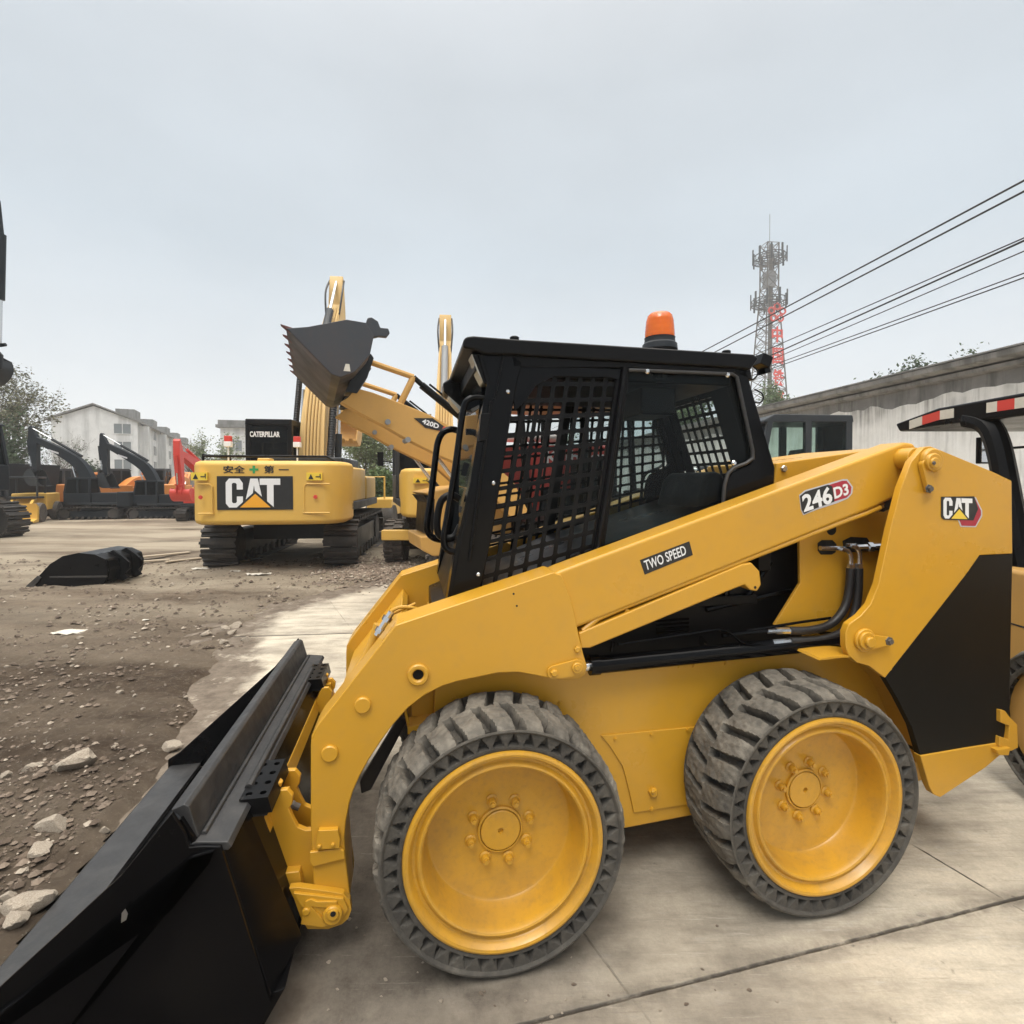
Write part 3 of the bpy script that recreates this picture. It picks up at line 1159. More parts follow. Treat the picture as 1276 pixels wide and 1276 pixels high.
mb.build_each('hydraulic_line', M['yellow'], xm, 0)
d = Vector((a[1][0] - a[0][0], 0, a[1][1] - a[0][1])).normalized()
nrm = Vector((-d.z, 0, d.x))
nrm = nrm if nrm.x < 0 else -nrm
base = Vector((a[0][0], 0, a[0][1])) * .45 + Vector((a[1][0], 0, a[1][1])) * .55
mb = MB().loft([base + Vector((0, t, 0)) + d * k + nrm * .0006 for (t, k) in ((.56, -.05), (.70, -.05), (.70, .05), (.56, .05))],
               [base + Vector((0, t, 0)) + d * k + nrm * .002 for (t, k) in ((.56, -.05), (.70, -.05), (.70, .05), (.56, .05))])
mb.build('sticker', M['white'], xm, 0)

# ---- lift cylinders
mb = MB()
tubep([(738, 829), (850, 818), (1062, 797)], .275, .0335, mb, 24)
tubep([(734, 829), (746, 828)], .275, .038, mb, 24)
tubep([(770, 803), (895, 784), (905, 786), (925, 801), (937, 804), (955, 803)], .255, .0065, mb, 8)
tubep([(940, 803), (962, 801)], .262, .012, mb, 8)
tubep([(762, 812), (764, 800)], .265, .008, mb, 8)
tubep([(900, 792), (956, 786)], .27, .009, mb, 8)
tubep([(930, 786), (1000, 775), (1035, 770)], .29, .006, mb, 8)
both(mb).build('lift_cylinder', M['black'], LOADER, 0)
mb = tubep([(722, 831), (737, 829)], .275, .02, None, 16)
both(mb).build('cylinder_rod', M['chrome'], LOADER, 0)

# ---- pins on the tower
mb = MB()
p = FR.pl(1159, 574, .12)
boss(1158, 574, .12, .050, .022, mb, 32)
boss(1161, 576, .098, .036, .016, mb, 32)
boss(1163, 577, .085, .022, .012, mb, 24)
a, b_ = FR.pl(1152, 580, .11), FR.pl(1158, 609, .11)
pts = [(a.x + .024 * math.cos(t), a.z + .024 * math.sin(t)) for t in [PI * i / 10 for i in range(11)]] + [(b_.x + .019 * math.cos(t), b_.z + .019 * math.sin(t)) for t in [PI + PI * i / 10 for i in range(11)]]
mb.prism(pts, 'y', .098, .118)
boss(1076, 797, .12, .046, .014, mb, 32)
boss(1079, 798, .106, .036, .012, mb, 32)
boss(1083, 800, .094, .022, .014, mb, 24)
a, b_ = FR.pl(1083, 800, .10), FR.pl(1108, 799, .10)
mb.prism([(a.x, a.z + .030), (b_.x, b_.z + .016), (b_.x + .014, b_.z), (b_.x, b_.z - .016), (a.x, a.z - .032)], 'y', .098, .112)
mb.build_each('tower_pin', M['yellow'], LOADER, .002)
mb = MB()
bolt(1157.5, 609, .098, .011, mb, .012)
bolt(1108, 799, .098, .011, mb, .012)
boss(1163.5, 577, .072, .008, .004, mb, 6)
mb.build_each('bolt', M['steel_dirty'], LOADER, 0)
mb = MB()
p = FR.pl(1128, 572, .20)
mb.cyl((p.x, .15, p.z), (p.x, .36, p.z), .045, 24)
mb.cyl((p.x + .05, .15, p.z), (p.x + .05, .36, p.z), .04, 24)
both(mb).build('pivot_tube', M['yellow'], LOADER, .004)

# ---- cab
CAB = bpy.data.objects.new('cab', None)
COL.objects.link(CAB)
CAB.parent = LOADER
TC = .36
TR = W2 - TC


def cab(mb, name, mat, bevel=.004, mirror=True, **k):
    if mirror:
        return both(mb).build(name, mat, CAB, bevel, **k)
    return mb.build(name, mat, CAB, bevel, **k)


ROOF = [(577, 424), (581, 419), (590, 418), (640, 422), (940, 441), (946, 446), (936, 461), (925, 459), (640, 442), (604, 441), (592, 436), (577, 433)]
mb = pris(ROOF, TC - .02, TR + .02)
cab(mb, 'roof', M['black_satin'], .010, False, seg=3)
AP = [(599, 440), (640, 441), (652, 452), (646, 470), (638, 512), (627, 582), (613, 668), (602, 720), (597, 742), (560, 756), (563, 735), (572, 680), (590, 600), (603, 520), (611, 480)]
cab(pris(AP, TC, TC + .035), 'front_pillar', M['black'], .006)
cab(pris([(636, 440), (780, 449), (935, 459), (938, 474), (914, 464), (784, 458), (640, 457)], TC, TC + .035), 'side_rail', M['black_satin'], .003)
mb = tubep([(779, 458), (772, 510), (757, 610), (742, 700)], TC - .003, .0125, None, 10)
cab(mb, 'door_post', M['black_satin'], 0)
cab(pris([(770, 459), (786, 459), (752, 692), (736, 700)], TC + .006, TC + .03), 'door_post', M['black_satin'], .004)
RP = [(914, 459), (930, 459), (941, 499), (953, 540), (966, 583), (964, 616), (902, 640), (904, 615), (907, 598), (913, 588), (934, 579), (941, 571), (940, 560), (928, 515)]
cab(pris(RP, TC, TC + .04), 'rear_pillar', M['black'], .006)
mb = tubep([(783, 461), (912, 466), (918, 470), (938, 562), (938, 571), (930, 577), (914, 583), (907, 590), (903, 604), (900, 640)], TC - .004, .008, None, 8)
cab(mb, 'window_seal', M['black_rough'], 0)
# glazing of the rear side window
GL = [(784, 461), (914, 465), (938, 566), (905, 595), (902, 645), (742, 702)]
cab(pris(GL, TC + .010, TC + .014), 'side_window', M['glass'], 0)


def guard(quad, t, nc, nr, w=.0115, th=.006):
    """punched plate: bars between the corners TL TR BR BL, given as (s,z)"""
    TL, TR_, BR, BL = [Vector((q[0], q[1])) for q in quad]
    mb = MB()

    def q(u, v):
        a_ = TL.lerp(TR_, u)
        b2 = BL.lerp(BR, u)
        return a_.lerp(b2, v)
    for i in range(nc + 1):
        a_, b2 = q(i / nc, 0), q(i / nc, 1)
        mb.loft([(a_.x - w / 2, t, a_.y), (a_.x + w / 2, t, a_.y), (b2.x + w / 2, t, b2.y), (b2.x - w / 2, t, b2.y)],
                [(a_.x - w / 2, t + th, a_.y), (a_.x + w / 2, t + th, a_.y), (b2.x + w / 2, t + th, b2.y), (b2.x - w / 2, t + th, b2.y)])
    for j in range(nr + 1):
        a_, b2 = q(0, j / nr), q(1, j / nr)
        mb.loft([(a_.x, t + .0007, a_.y - w / 2), (b2.x, t + .0007, b2.y - w / 2), (b2.x, t + .0007, b2.y + w / 2), (a_.x, t + .0007, a_.y + w / 2)],
                [(a_.x, t + th - .0007, a_.y - w / 2), (b2.x, t + th - .0007, b2.y - w / 2), (b2.x, t + th - .0007, b2.y + w / 2), (a_.x, t + th - .0007, a_.y + w / 2)])
    # rounded hole corners
    for i in range(nc):
        for j in range(nr):
            for (du, dv) in ((0, 0), (1, 0), (0, 1), (1, 1)):
                c = q((i + du) / nc, (j + dv) / nr)
                e = q((i + .5) / nc, (j + dv) / nr) - c
                f = q((i + du) / nc, (j + .5) / nr) - c
                e, f = e.normalized() * (w * 1.35), f.normalized() * (w * 1.35)
                p0, p1, p2 = c, c + e, c + f
                mb.loft([(p0.x, t + .001, p0.y), (p1.x, t + .001, p1.y), (p2.x, t + .001, p2.y)], [(p0.x, t + th - .001, p0.y), (p1.x, t + th - .001, p1.y), (p2.x, t + th - .001, p2.y)])
    return mb


nearq = FR.sz([(644, 456), (772, 461), (741, 697), (596, 742)], TC + .02)
guard(nearq, TC + .018, 8, 13, .0165).build('mesh_guard', M['black_satin'], CAB, 0, 0)
farq = FR.sz([(644, 456), (930, 468), (930, 650), (596, 742)], TC + .02)
guard(farq, TR - .024, 17, 13, .0135).build('mesh_guard', M['black_satin'], CAB, 0, 0)
# side panel of blacked-out sheet above the mesh, and its screws
cab(pris([(640, 455), (650, 455), (772, 460), (776, 461), (773, 474), (760, 470), (690, 469), (668, 480), (655, 500), (641, 512)], TC + .004, TC + .017), 'side_sheet', M['black'], .002)
mb = MB()
for (x, y) in ((676, 442), (777, 448), (871, 453), (633, 488), (615, 602), (596, 716)):
    boss(x, y, TC, .008, .006, mb, 14, .5)
for (x, y) in ((806, 462.5), (906, 467), (914, 577)):
    boss(x, y, TC - .002, .012, .010, mb, 14, .5)
mb.build_each('bolt', M['chrome'], CAB, 0)

# front frame: posts, sill, header, the door glass, sloping with the pillar
fr = FR.sz([(599, 440), (611, 480), (603, 520), (590, 600), (572, 680), (560, 756)], TC)
mb = MB()


def front_strip(t0, t1, th, off=0.0):
    a_ = [(x + off, t0, z) for (x, z) in fr]
    for i in range(len(fr) - 1):
        (x0, z0_), (x1, z1_) = fr[i], fr[i + 1]
        mb.loft([(x0 + off, t0, z0_), (x1 + off, t0, z1_), (x1 + off, t1, z1_), (x0 + off, t1, z0_)], [(x0 + off + th, t0, z0_), (x1 + off + th, t0, z1_), (x1 + off + th, t1, z1_), (x0 + off + th, t1, z0_)])


front_strip(TC + .002, TC + .085, .03, -.012)
front_strip(TR - .085, TR - .002, .03, -.012)
mb.build_each('door_post', M['black'], CAB, .004)
mb = MB()
(xb, zb), (xm_, zm_) = fr[-1], fr[-2]
mb.loft([(xb - .01, TC + .085, zb), (xb - .01, TR - .085, zb), (xm_ + .01, TR - .085, zm_ - .05), (xm_ + .01, TC + .085, zm_ - .05)], [(xb + .02, TC + .085, zb), (xb + .02, TR - .085, zb), (xm_ + .04, TR - .085, zm_ - .05), (xm_ + .04, TC + .085, zm_ - .05)])
mb.build('door_sill', M['black_satin'], CAB, .004)
mb = MB()
mb.bb(fr[0][0] - .02, fr[0][0] + .05, TC + .03, TR - .03, fr[0][1] - .06, fr[0][1] + .0)
mb.build('door_header', M['black_satin'], CAB, .004)
mb = MB()
for i in range(1, 5):
    (x0, z0_), (x1, z1_) = fr[i], fr[i + 1] if i < 4 else (xm_, zm_)
mb.loft([(fr[0][0] + .02, TC + .085, fr[0][1] - .06), (fr[0][0] + .02, TR - .085, fr[0][1] - .06), (xm_ + .02, TR - .085, zm_ - .05), (xm_ + .02, TC + .085, zm_ - .05)],
        [(fr[0][0] + .024, TC + .085, fr[0][1] - .06), (fr[0][0] + .024, TR - .085, fr[0][1] - .06), (xm_ + .024, TR - .085, zm_ - .05), (xm_ + .024, TC + .085, zm_ - .05)])
mb.build('front_window', M['glass_clear'], CAB, 0)
# door hinge block and long hinge post on the near pillar
mb = MB()
tubep([(612, 500), (598, 600), (585, 700)], TC - .008, .006, mb)
mb.prism(FR.sz([(599, 516), (610, 515), (607, 548), (596, 550)], TC - .01), 'y', TC - .02, TC + .02)
mb.build_each('door_hinge', M['black_satin'], CAB, .002)
mb = tubep([(628, 436), (622, 470), (616, 497)], TC - .004, .004)
mb.build('drip_channel', M['black_satin'], CAB, 0)
# grab bars
mb = tubep([(620, 500), (606, 496), (592, 495), (584, 498), (579, 505), (575, 525), (566, 590), (557, 645), (553, 668), (554, 680), (562, 687), (587, 691)], TC + .03, .0125, None, 12, 4)
mb.build('grab_bar', M['black'], CAB, 0)
mb = tubep([(572, 537), (562, 535), (552, 539), (546, 550), (543, 568), (537, 620), (532, 652), (534, 664), (542, 671), (558, 674)], TR - .06, .017, None, 12, 4)
mb.build('grab_bar', M['black'], CAB, 0)
mb = tubep([(573, 622), (562, 617), (550, 624), (545, 645), (546, 664), (556, 671), (567, 668), (574, 655)], TC + .28, .016, None, 12, 4)
mb.build('door_handle', M['black_satin'], CAB, 0)
# work lamps under the roof visor
mb = pris([(588, 440), (612, 441), (616, 470), (610, 480), (603, 478)], TC + .01, TC + .12)
lampo = mb.build('work_lamp', M['black_satin'], CAB, .006)
mb = pris([(587, 441), (591, 441), (606, 477), (603, 478), (596, 465)], TC + .015, TC + .115)
mb.build('lens', M['lens'], lampo, .002)
mb = pris([(552, 477), (560, 472), (580, 467), (597, 448), (600, 470), (592, 500), (580, 512), (572, 505), (553, 488)], TR - .14, TR - .01)
lampo = mb.build('work_lamp', M['black_satin'], CAB, .008)
mb = pris([(556, 489), (562, 489), (576, 507), (573, 512), (564, 502)], TR - .135, TR - .02)
mb.build('lens', M['lens'], lampo, .002)
# roof furniture
mb = MB()
for (x, y, t) in ((641, 423, .55), (905, 440, .55)):
    p = FR.pl(x, y, t)
    mb.lathe([(.020, -.03), (.020, .008), (.015, .012), (1e-6, .012)], p, (0, 0, 1), 16)
mb.build_each('roof_plug', M['black_satin'], CAB, 0)
p = FR.pl(822, 431, .56)
mb = MB().lathe([(.078, -.02), (.076, .004), (.068, .012), (.066, .03), (.068, .034), (1e-6, .034)], p, (0, 0, 1), 36)
bo = mb.build('beacon_base', M['dark_grey'], CAB, 0)
ph = (FR.pl(822, 390, .56).z - p.z)
mb = MB().lathe([(.064, .034), (.0655, .05), (.063, ph * .55), (.060, ph * .75), (.054, ph * .90), (.044, ph * .97), (.025, ph), (1e-6, ph)], p, (0, 0, 1), 36)
mb.build('beacon_dome', M['amber'], bo, 0, 60)
mb = MB()
pp = FR.pl(945, 449, .44)
mb.box(pp + Vector((.02, 0, -.005)), (.05, .06, .05), Matrix.Rotation(R(20), 3, 'Y'))
mb.box(pp + Vector((.04, .02, -.03)), (.03, .05, .05), Matrix.Rotation(R(-15), 3, 'Y'))
tubep([(936, 455), (944, 462), (942, 470), (934, 474), (930, 470)], .44, .004, mb, 6, 4)
tubep([(940, 485), (949, 490), (951, 497), (946, 502), (938, 500)], .44, .004, mb, 6, 4)
mb.build_each('rear_lamp', M['black_satin'], CAB, .003)
# rear wall below the rear glass, floor, seat, controls
rw = FR.sz([(930, 459), (966, 583), (964, 640)], TC)
mb = MB()
mb.loft([(rw[0][0], TC + .03, rw[0][1]), (rw[0][0], TC + .11, rw[0][1]), (rw[1][0], TC + .11, rw[1][1]), (rw[1][0], TC + .03, rw[1][1])], [(rw[0][0] - .04, TC + .03, rw[0][1]), (rw[0][0] - .04, TC + .11, rw[0][1]), (rw[1][0] - .04, TC + .11, rw[1][1]), (rw[1][0] - .04, TC + .03, rw[1][1])])
both(mb).build('rear_post', M['black_satin'], CAB, .004)
mb = MB()
mb.bb(rw[1][0] - .06, rw[1][0] + .0, TC + .02, TR - .02, rw[2][1] - .25, rw[1][1] - .02)
mb.build('rear_wall', M['black_satin'], CAB, .004)
# punched guard over the rear window
rq = [(TC + .11, rw[0][1] - .03), (TR - .11, rw[0][1] - .03), (TR - .11, rw[1][1] - .03), (TC + .11, rw[1][1] - .03)]
zt, zb_ = rw[0][1] - .03, rw[1][1] - .03
sl_ = lambda z: rw[1][0] - .03 + (rw[0][0] - rw[1][0]) * (z - rw[1][1]) / (rw[0][1] - rw[1][1])
mbg = guard(rq, 0, 9, 7, .0145, .006).mapped(lambda p: (sl_(p[2]) + p[1], p[0], p[2]))
mbg.build('rear_guard', M['black_satin'], CAB, 0, 0)
mb = MB()
for (ta, tb, za, zc) in ((TC + .1, TC + .25, zb_, zt), (TR - .17, TR - .1, zb_, zt), (TC + .1, TR - .1, zt - .05, zt + .02)):
    mb.loft([(sl_(za) - .002, ta, za), (sl_(za) - .002, tb, za), (sl_(zc) - .002, tb, zc), (sl_(zc) - .002, ta, zc)], [(sl_(za) + .012, ta, za), (sl_(za) + .012, tb, za), (sl_(zc) + .012, tb, zc), (sl_(zc) + .012, ta, zc)])
mb.build('rear_frame', M['black_satin'], CAB, 0)
sx0 = FR.pl(790, 600, .75).x
st = bpy.data.objects.new('seat', None)
COL.objects.link(st)
st.parent = CAB
st.location = (sx0 + .10, .75, 1.02)
mb = MB()
mb.prism([(-.38, .0), (-.40, .08), (-.34, .12), (.1, .09), (.14, .0)], 'y', -.24, .24)
mb.build('seat_cushion', M['seat'], st, .03, seg=3)
mb = MB()
mb.prism([(.02, .08), (.10, .06), (.27, .56), (.25, .62), (.19, .63), (.15, .58)], 'y', -.21, .21)
mb.build('backrest', M['seat'], st, .03, seg=3)
mb = MB().bb(-.3, .1, -.18, .18, -.22, 0)
mb.build('seat_base', M['black_satin'], st, .01)
mb = MB()
for s_ in (-1, 1):
    mb.bb(-.22, .16, s_ * .30 - .04, s_ * .30 + .04, .18, .24)
mb.build_each('armrest', M['black_satin'], st, .015)
mb = MB()
for t in (.40, 1.10):
    mb.tube([(sx0 - .25, t, .98), (sx0 - .28, t, 1.12), (sx0 - .27, t, 1.22)], [.014, .012, .022], 10)
mb.build_each('control_lever', M['black_satin'], CAB, 0)
mb = MB()
s0_, s1_ = fr[-1][0] + .05, rw[1][0] - .05
mb.bb(s0_, s1_, TC + .04, TR - .04, fr[-1][1] - .06, fr[-1][1] - .02)
mb.build('cab_floor', M['black_satin'], CAB, .004)
mb = MB()
mb.bb(fr[0][0] + .06, rw[0][0] - .05, TC + .03, TR - .03, fr[0][1] - .08, fr[0][1] - .03)
mb.bb(sx0 - .1, sx0 + .06, TC + .10, TC + .35, fr[0][1] - .20, fr[0][1] - .08)
mb.build_each('headliner', M['black_satin'], CAB, .01)

# ---- decals
dec = bpy.data.objects.new('decal', None)
COL.objects.link(dec)
dec.parent = LOADER


def decal_frame(p_bl, p_br, p_tl, t):
    a_, b2, c = FR.pl(*p_bl, t), FR.pl(*p_br, t), FR.pl(*p_tl, t)
    return a_, (b2 - a_), (c - a_)


def decal_poly(px, t, mat, th=.0008, name='backing', par=dec):
    return pris(px, t - th, t + .0004).build(name, mat, par, 0, 0)


decal_poly([(797.5, 698), (859, 674.5), (863.5, 691.5), (803.5, 716)], .2112, M['vinyl_black'])
o_, x_, y_ = decal_frame((805, 711), (858, 690), (801.5, 698.5), .2102)
mb = lettering(MB(), 'TWO SPEED', o_, x_, y_, x_.length * .96, y_.length * .95, .0006, .012)
mb.build('lettering', M['white'], dec, 0, 0)
# model number on the boom
decal_poly([(996, 617), (1003, 611), (1020, 606), (1051, 597), (1056, 597), (1063, 607), (1062, 615), (1057, 621), (1043, 627), (1018, 635), (1001, 642), (998, 635)], .2114, M['vinyl_grey'])
decal_poly([(1028, 606), (1050, 599), (1055, 599), (1061, 607), (1060, 615), (1055, 620), (1036, 626)], .2106, M['vinyl_red'])
decal_poly([(997, 618), (1004, 612.5), (1032, 604), (1037, 606), (1040, 625), (1018, 633), (1002, 640.5), (999, 635)], .2100, M['vinyl_black'])
o_, x_, y_ = decal_frame((1002, 638.5), (1038, 626.5), (998.5, 616.5), .2092)
lettering(MB(), '246', o_, x_, y_, x_.length, y_.length * .98, .0006, .03).build('lettering', M['white'], dec, 0, 0)
o_, x_, y_ = decal_frame((1040, 622), (1058, 616), (1038, 607), .2094)
lettering(MB(), 'D3', o_, x_, y_, x_.length, y_.length * .95, .0006, .03).build('lettering', M['white'], dec, 0, 0)
# maker's mark on the tower
decal_poly([(1190, 638), (1197, 656.5), (1216, 657), (1224, 643), (1224, 636), (1216, 619.5), (1205, 619)], .1198, M['vinyl_grey'])
decal_poly([(1192, 640), (1198.5, 655), (1215.5, 655.5), (1222.5, 642), (1222.5, 636.5), (1215, 621), (1200, 620)], .1190, M['vinyl_red'])
decal_poly([(1173, 619), (1214, 618.5), (1219, 634), (1213, 648.5), (1176, 647.5), (1173, 644)], .1182, M['vinyl_black'])
o_, x_, y_ = decal_frame((1175.5, 646), (1211.5, 647), (1175.5, 620), .1172)
flat_polys(MB(), LET_CAT, o_, x_, y_, x_.length, y_.length, .0006).build('lettering', M['white'], dec, 0, 0)
flat_polys(MB(), [TRI_CAT_EDGE], o_ + Vector((0, -.0004, 0)), x_, y_, x_.length, y_.length, .0006).build('backing', M['vinyl_black'], dec, 0, 0)
flat_polys(MB(), [TRI_CAT], o_ + Vector((0, -.0012, 0)), x_, y_, x_.length, y_.length, .0006).build('backing', M['vinyl_yellow'], dec, 0, 0)

# ---- quick coupler
mb = MB()
CP = [(333, 1016), (340, 996), (346, 985), (358, 984), (365, 992), (364, 1002), (360, 1008), (365, 1020), (371, 1031), (381, 1035), (393, 1034), (393, 1110), (362, 1112)]
mb.prism(FR.sz(CP, .24), 'y', .24, .262)
mb.prism(FR.sz(CP, .24), 'y', .36, .382)
both(mb).build('coupler_plate', M['yellow'], LOADER, .004)
mb = MB()
a = FR.sz([(333, 1016), (362, 1112)], .24)
mb.prism([(a[0][0] - .012, a[0][1] + .02), (a[0][0] + .004, a[0][1] + .02), (a[1][0] + .012, a[1][1] - .03), (a[1][0] - .012, a[1][1] - .03)], 'y', .20, 1.30)
cp = mb.build('coupler', M['yellow'], LOADER, .004)
mb = MB()
for t in (.262, .30):
    mb.prism(FR.sz([(344, 990), (359, 985), (361, 1000), (346, 1005)], t), 'y', t, t + .03)
tubep([(330, 1014), (338, 993), (347, 972)], .255, .017, mb, 10)
both(mb).build('coupler_lever', M['yellow'], cp, .003)
mb = tubep([(364, 1003), (373, 1006)], .31, .012, None, 10)
tubep([(358, 1002), (366, 1004)], .31, .016, mb, 8)
both(mb).build('lock_spring', M['steel_dirty'], cp, 0)
mb = MB()
FOOT = [(360, 1107), (372, 1106), (410, 1111), (428, 1114), (436, 1122), (438, 1134), (434, 1145), (426, 1152), (409, 1158), (383, 1158), (375, 1145), (366, 1120)]
mb.prism(FR.sz(FOOT, .176), 'y', .176, .20)
mb.prism(FR.sz([(366, 1112), (428, 1119), (434, 1132), (425, 1146), (405, 1150), (375, 1128)], .170), 'y', .166, .178)
mb.prism(FR.sz([(375, 1150), (381, 1122), (388, 1119), (395, 1122), (420, 1122), (420, 1131), (388, 1128), (410, 1152), (400, 1154)], .166), 'y', .160, .168)
boss(415, 1138, .166, .032, .016, mb, 28)
boss(415, 1139, .150, .019, .008, mb, 24)
boss(382, 1134, .166, .013, .012, mb, 16)
both(mb).build('coupler_foot', M['yellow'], cp, .0025)
mb = boss(415, 1139, .1418, .009, .0008, None, 16)
mb.build('pin_hole', M['dark_hole'], cp, 0)  # dark disc painted as the shade in the pin's bore
mb = pris([(355, 1088), (373, 1086), (377, 1106), (362, 1112)], .21, .3)
mb.build('coupler_wedge', M['yellow'], cp, .004)

# ---- bucket
B0, B1 = -.05, 1.52
BK = bpy.data.objects.new('bucket', None)
COL.objects.link(BK)
BK.parent = LOADER
th = .012


def sheet(pts, t0, t1, th, mb):
    """bent plate: pts are (s,z) along the section"""
    n = len(pts)
    P = [Vector(p) for p in pts]
    off = []
    for i in range(n):
        d_ = (P[min(i + 1, n - 1)] - P[max(i - 1, 0)]).normalized()
        off.append(P[i] + Vector((-d_.y, d_.x)) * th)
    for i in range(n - 1):
        mb.loft([(P[i].x, t0, P[i].y), (P[i + 1].x, t0, P[i + 1].y), (off[i + 1].x, t0, off[i + 1].y), (off[i].x, t0, off[i].y)],
                [(P[i].x, t1, P[i].y), (P[i + 1].x, t1, P[i + 1].y), (off[i + 1].x, t1, off[i + 1].y), (off[i].x, t1, off[i].y)])
    return mb


inner = [(-1.60, .012), (-.96, .012)] + [(-.96 + .21 * math.sin(a_), .22 - .208 * math.cos(a_)) for a_ in [R(12 * k) for k in range(1, 8)]] + [(-.785, .40), (-.875, .56), (-.93, .665)]
mb = sheet(inner[::-1], B0 + .006, B1 - .006, th, MB())
mb.build('bucket_shell', M['bucket_black'], BK, 0, 25)
mb = MB().prism([(-1.625, .008), (-1.45, .008), (-1.45, .034), (-1.60, .034)], 'y', B0 - .012, B1 + .012)
mb.build('cutting_edge', M['black_rough'], BK, .003)
# spill guard along the top: angled bar with a flat lip
mb = MB().prism([(-.952, .690), (-.918, .703), (-.905, .694), (-.880, .605), (-.893, .600), (-.93, .67)], 'y', B0 + .02, B1 - .02)
mb.build('spill_guard', M['black_rough'], BK, .004)
# anti-slip shelf behind it, rounded beads on its long edges
mb = MB().prism([(-.893, .600), (-.880, .605), (-.800, .594), (-.790, .580), (-.80, .57), (-.88, .585)], 'y', B0 + .0, B1 - .0)
mb.tube([(-.872, B0 + .03, .607), (-.872, B1 - .03, .607)], .008, 8)
mb.tube([(-.818, B0 + .25, .602), (-.818, B1 - .25, .602)], .013, 8)
mb.build('step_shelf', M['black_rough'], BK, .002)
# back plate behind, leaning out towards the heel
mb = MB()
mb.loft([(-.812, B0, .588), (-.80, B0 + .17, .592), (-.64, B0 + .17, .150), (-.69, B0, .136)], [(-.835, B0, .58), (-.82, B0 + .17, .58), (-.67, B0 + .17, .135), (-.72, B0, .12)])
mb.mirror(lambda p: (p[0], B0 + B1 - p[1], p[2]))
mb.prism([(-.815, .588), (-.80, .590), (-.665, .145), (-.69, .13)], 'y', B0 + .168, B1 - .168)
mb.prism([(-.70, .13), (-.655, .14), (-.72, .03), (-.80, .012)], 'y', B0 + .01, B1 - .01)
mb.build_each('back_plate', M['bucket_black'], BK, .004)
# two drilled step treads
def tread(t0, t1):
    mb = MB()
    s0_, s1_, z_ = -.826, -.742, .604
    ns, ntt = 2, 4
    rr = .0105
    cw, cl = (s1_ - s0_) / ns, (t1 - t0) / ntt
    for i in range(ns):
        for j in range(ntt):
            cx, cy = s0_ + cw * (i + .5), t0 + cl * (j + .5)
            sq, ci = [], []
            N = 24
            for k in range(N):
                a_ = 2 * PI * k / N + PI / 4
                ci.append((cx + rr * math.cos(a_), cy + rr * math.sin(a_)))
                c_, s_ = math.cos(a_), math.sin(a_)
                q_ = max(abs(c_), abs(s_))
                sq.append((cx + c_ / q_ * cw / 2, cy + s_ / q_ * cl / 2))
            n0 = len(mb.v)
            mb.v += [(x, y, z_) for (x, y) in sq] + [(x, y, z_) for (x, y) in ci] + [(x, y, z_ - .02) for (x, y) in ci]
            for k in range(N):
                k2 = (k + 1) % N
                mb.f.append((n0 + k, n0 + k2, n0 + N + k2, n0 + N + k))
                mb.f.append((n0 + N + k, n0 + N + k2, n0 + 2 * N + k2, n0 + 2 * N + k))
    for (a_, b2) in (((s1_, t0), (s1_, t1)), ((s0_, t0), (s1_, t0)), ((s1_, t1), (s0_, t1))):
        n0 = len(mb.v)
        mb.v += [(a_[0], a_[1], z_), (b2[0], b2[1], z_), (b2[0] + .012, b2[1], z_ - .05), (a_[0] + .012, a_[1], z_ - .05)]
        mb.f.append((n0, n0 + 1, n0 + 2, n0 + 3))
    mb.build('step_tread', M['black_satin'], BK, 0, 25)
    MB().bb(s0_ + .002, s1_ - .003, t0 + .003, t1 - .003, z_ - .06, z_ - .021).build('tread_hole_shade', M['dark_hole'], BK, 0, 0)  # dark block added to paint the shade seen through the holes


tread(.13, .36)
tread(1.12, 1.35)
# side plates
SP = [(-1.60, .012), (-.74, .012), (-.69, .12), (-.815, .590), (-.858, .597), (-.893, .600), (-.905, .640), (-.935, .700), (-1.06, .545), (-1.61, .055)]
mb = MB()
mb.prism(SP, 'y', B0 - .012, B0)
mb.prism(SP, 'y', B1, B1 + .012)
mb.build_each('side_plate', M['bucket_black'], BK, .002)
mb = MB()
for t0_, t1_ in ((B0 - .026, B0 - .012), (B1 + .012, B1 + .026)):
    mb.prism([(-1.62, .010), (-1.30, .010), (-.93, .50), (-.885, .575), (-.83, .585), (-.84, .560), (-.94, .44), (-1.05, .42), (-1.62, .06)], 'y', t0_, t1_)
mb.build_each('side_cutter', M['bucket_black'], BK, .002)
p = FR.pl(154, 1142, B0 - .027)
mb = MB().prism([(p.x - .006, p.z - .016), (p.x + .006, p.z - .010), (p.x + .010, p.z + .006), (p.x + .004, p.z + .02), (p.x - .004, p.z + .010)], 'y', B0 - .0275, B0 - .0262)
mb.build('bare_metal_chip', M['zinc'], BK, 0)
# ------------------------------------------------------------------ generic excavator (forward = +y)
EACH = ('cab_post', 'side_window', 'roller', 'boom_line', 'boom_hose', 'bucket_link', 'bucket_tooth', 'bucket_ear')


def stadium(hl, r, n=14):
    pts = [(hl + r * math.cos(a), r + r * math.sin(a)) for a in [-PI / 2 + PI * i / n for i in range(n + 1)]]
    pts += [(-hl + r * math.cos(a), r + r * math.sin(a)) for a in [PI / 2 + PI * i / n for i in range(n + 1)]]
    return pts


def along(pts, n):
    """n evenly spaced points and directions on a closed polyline"""
    P = [Vector(p) for p in pts]
    L = [(P[(i + 1) % len(P)] - P[i]).length for i in range(len(P))]
    T = sum(L)
    out, i, acc = [], 0, 0.0
    for k in range(n):
        d = T * k / n
        while acc + L[i] < d:
            acc += L[i]
            i += 1
        a, b2 = P[i], P[(i + 1) % len(P)]
        u = (b2 - a).normalized()
        out.append((a + u * (d - acc), u))
    return out


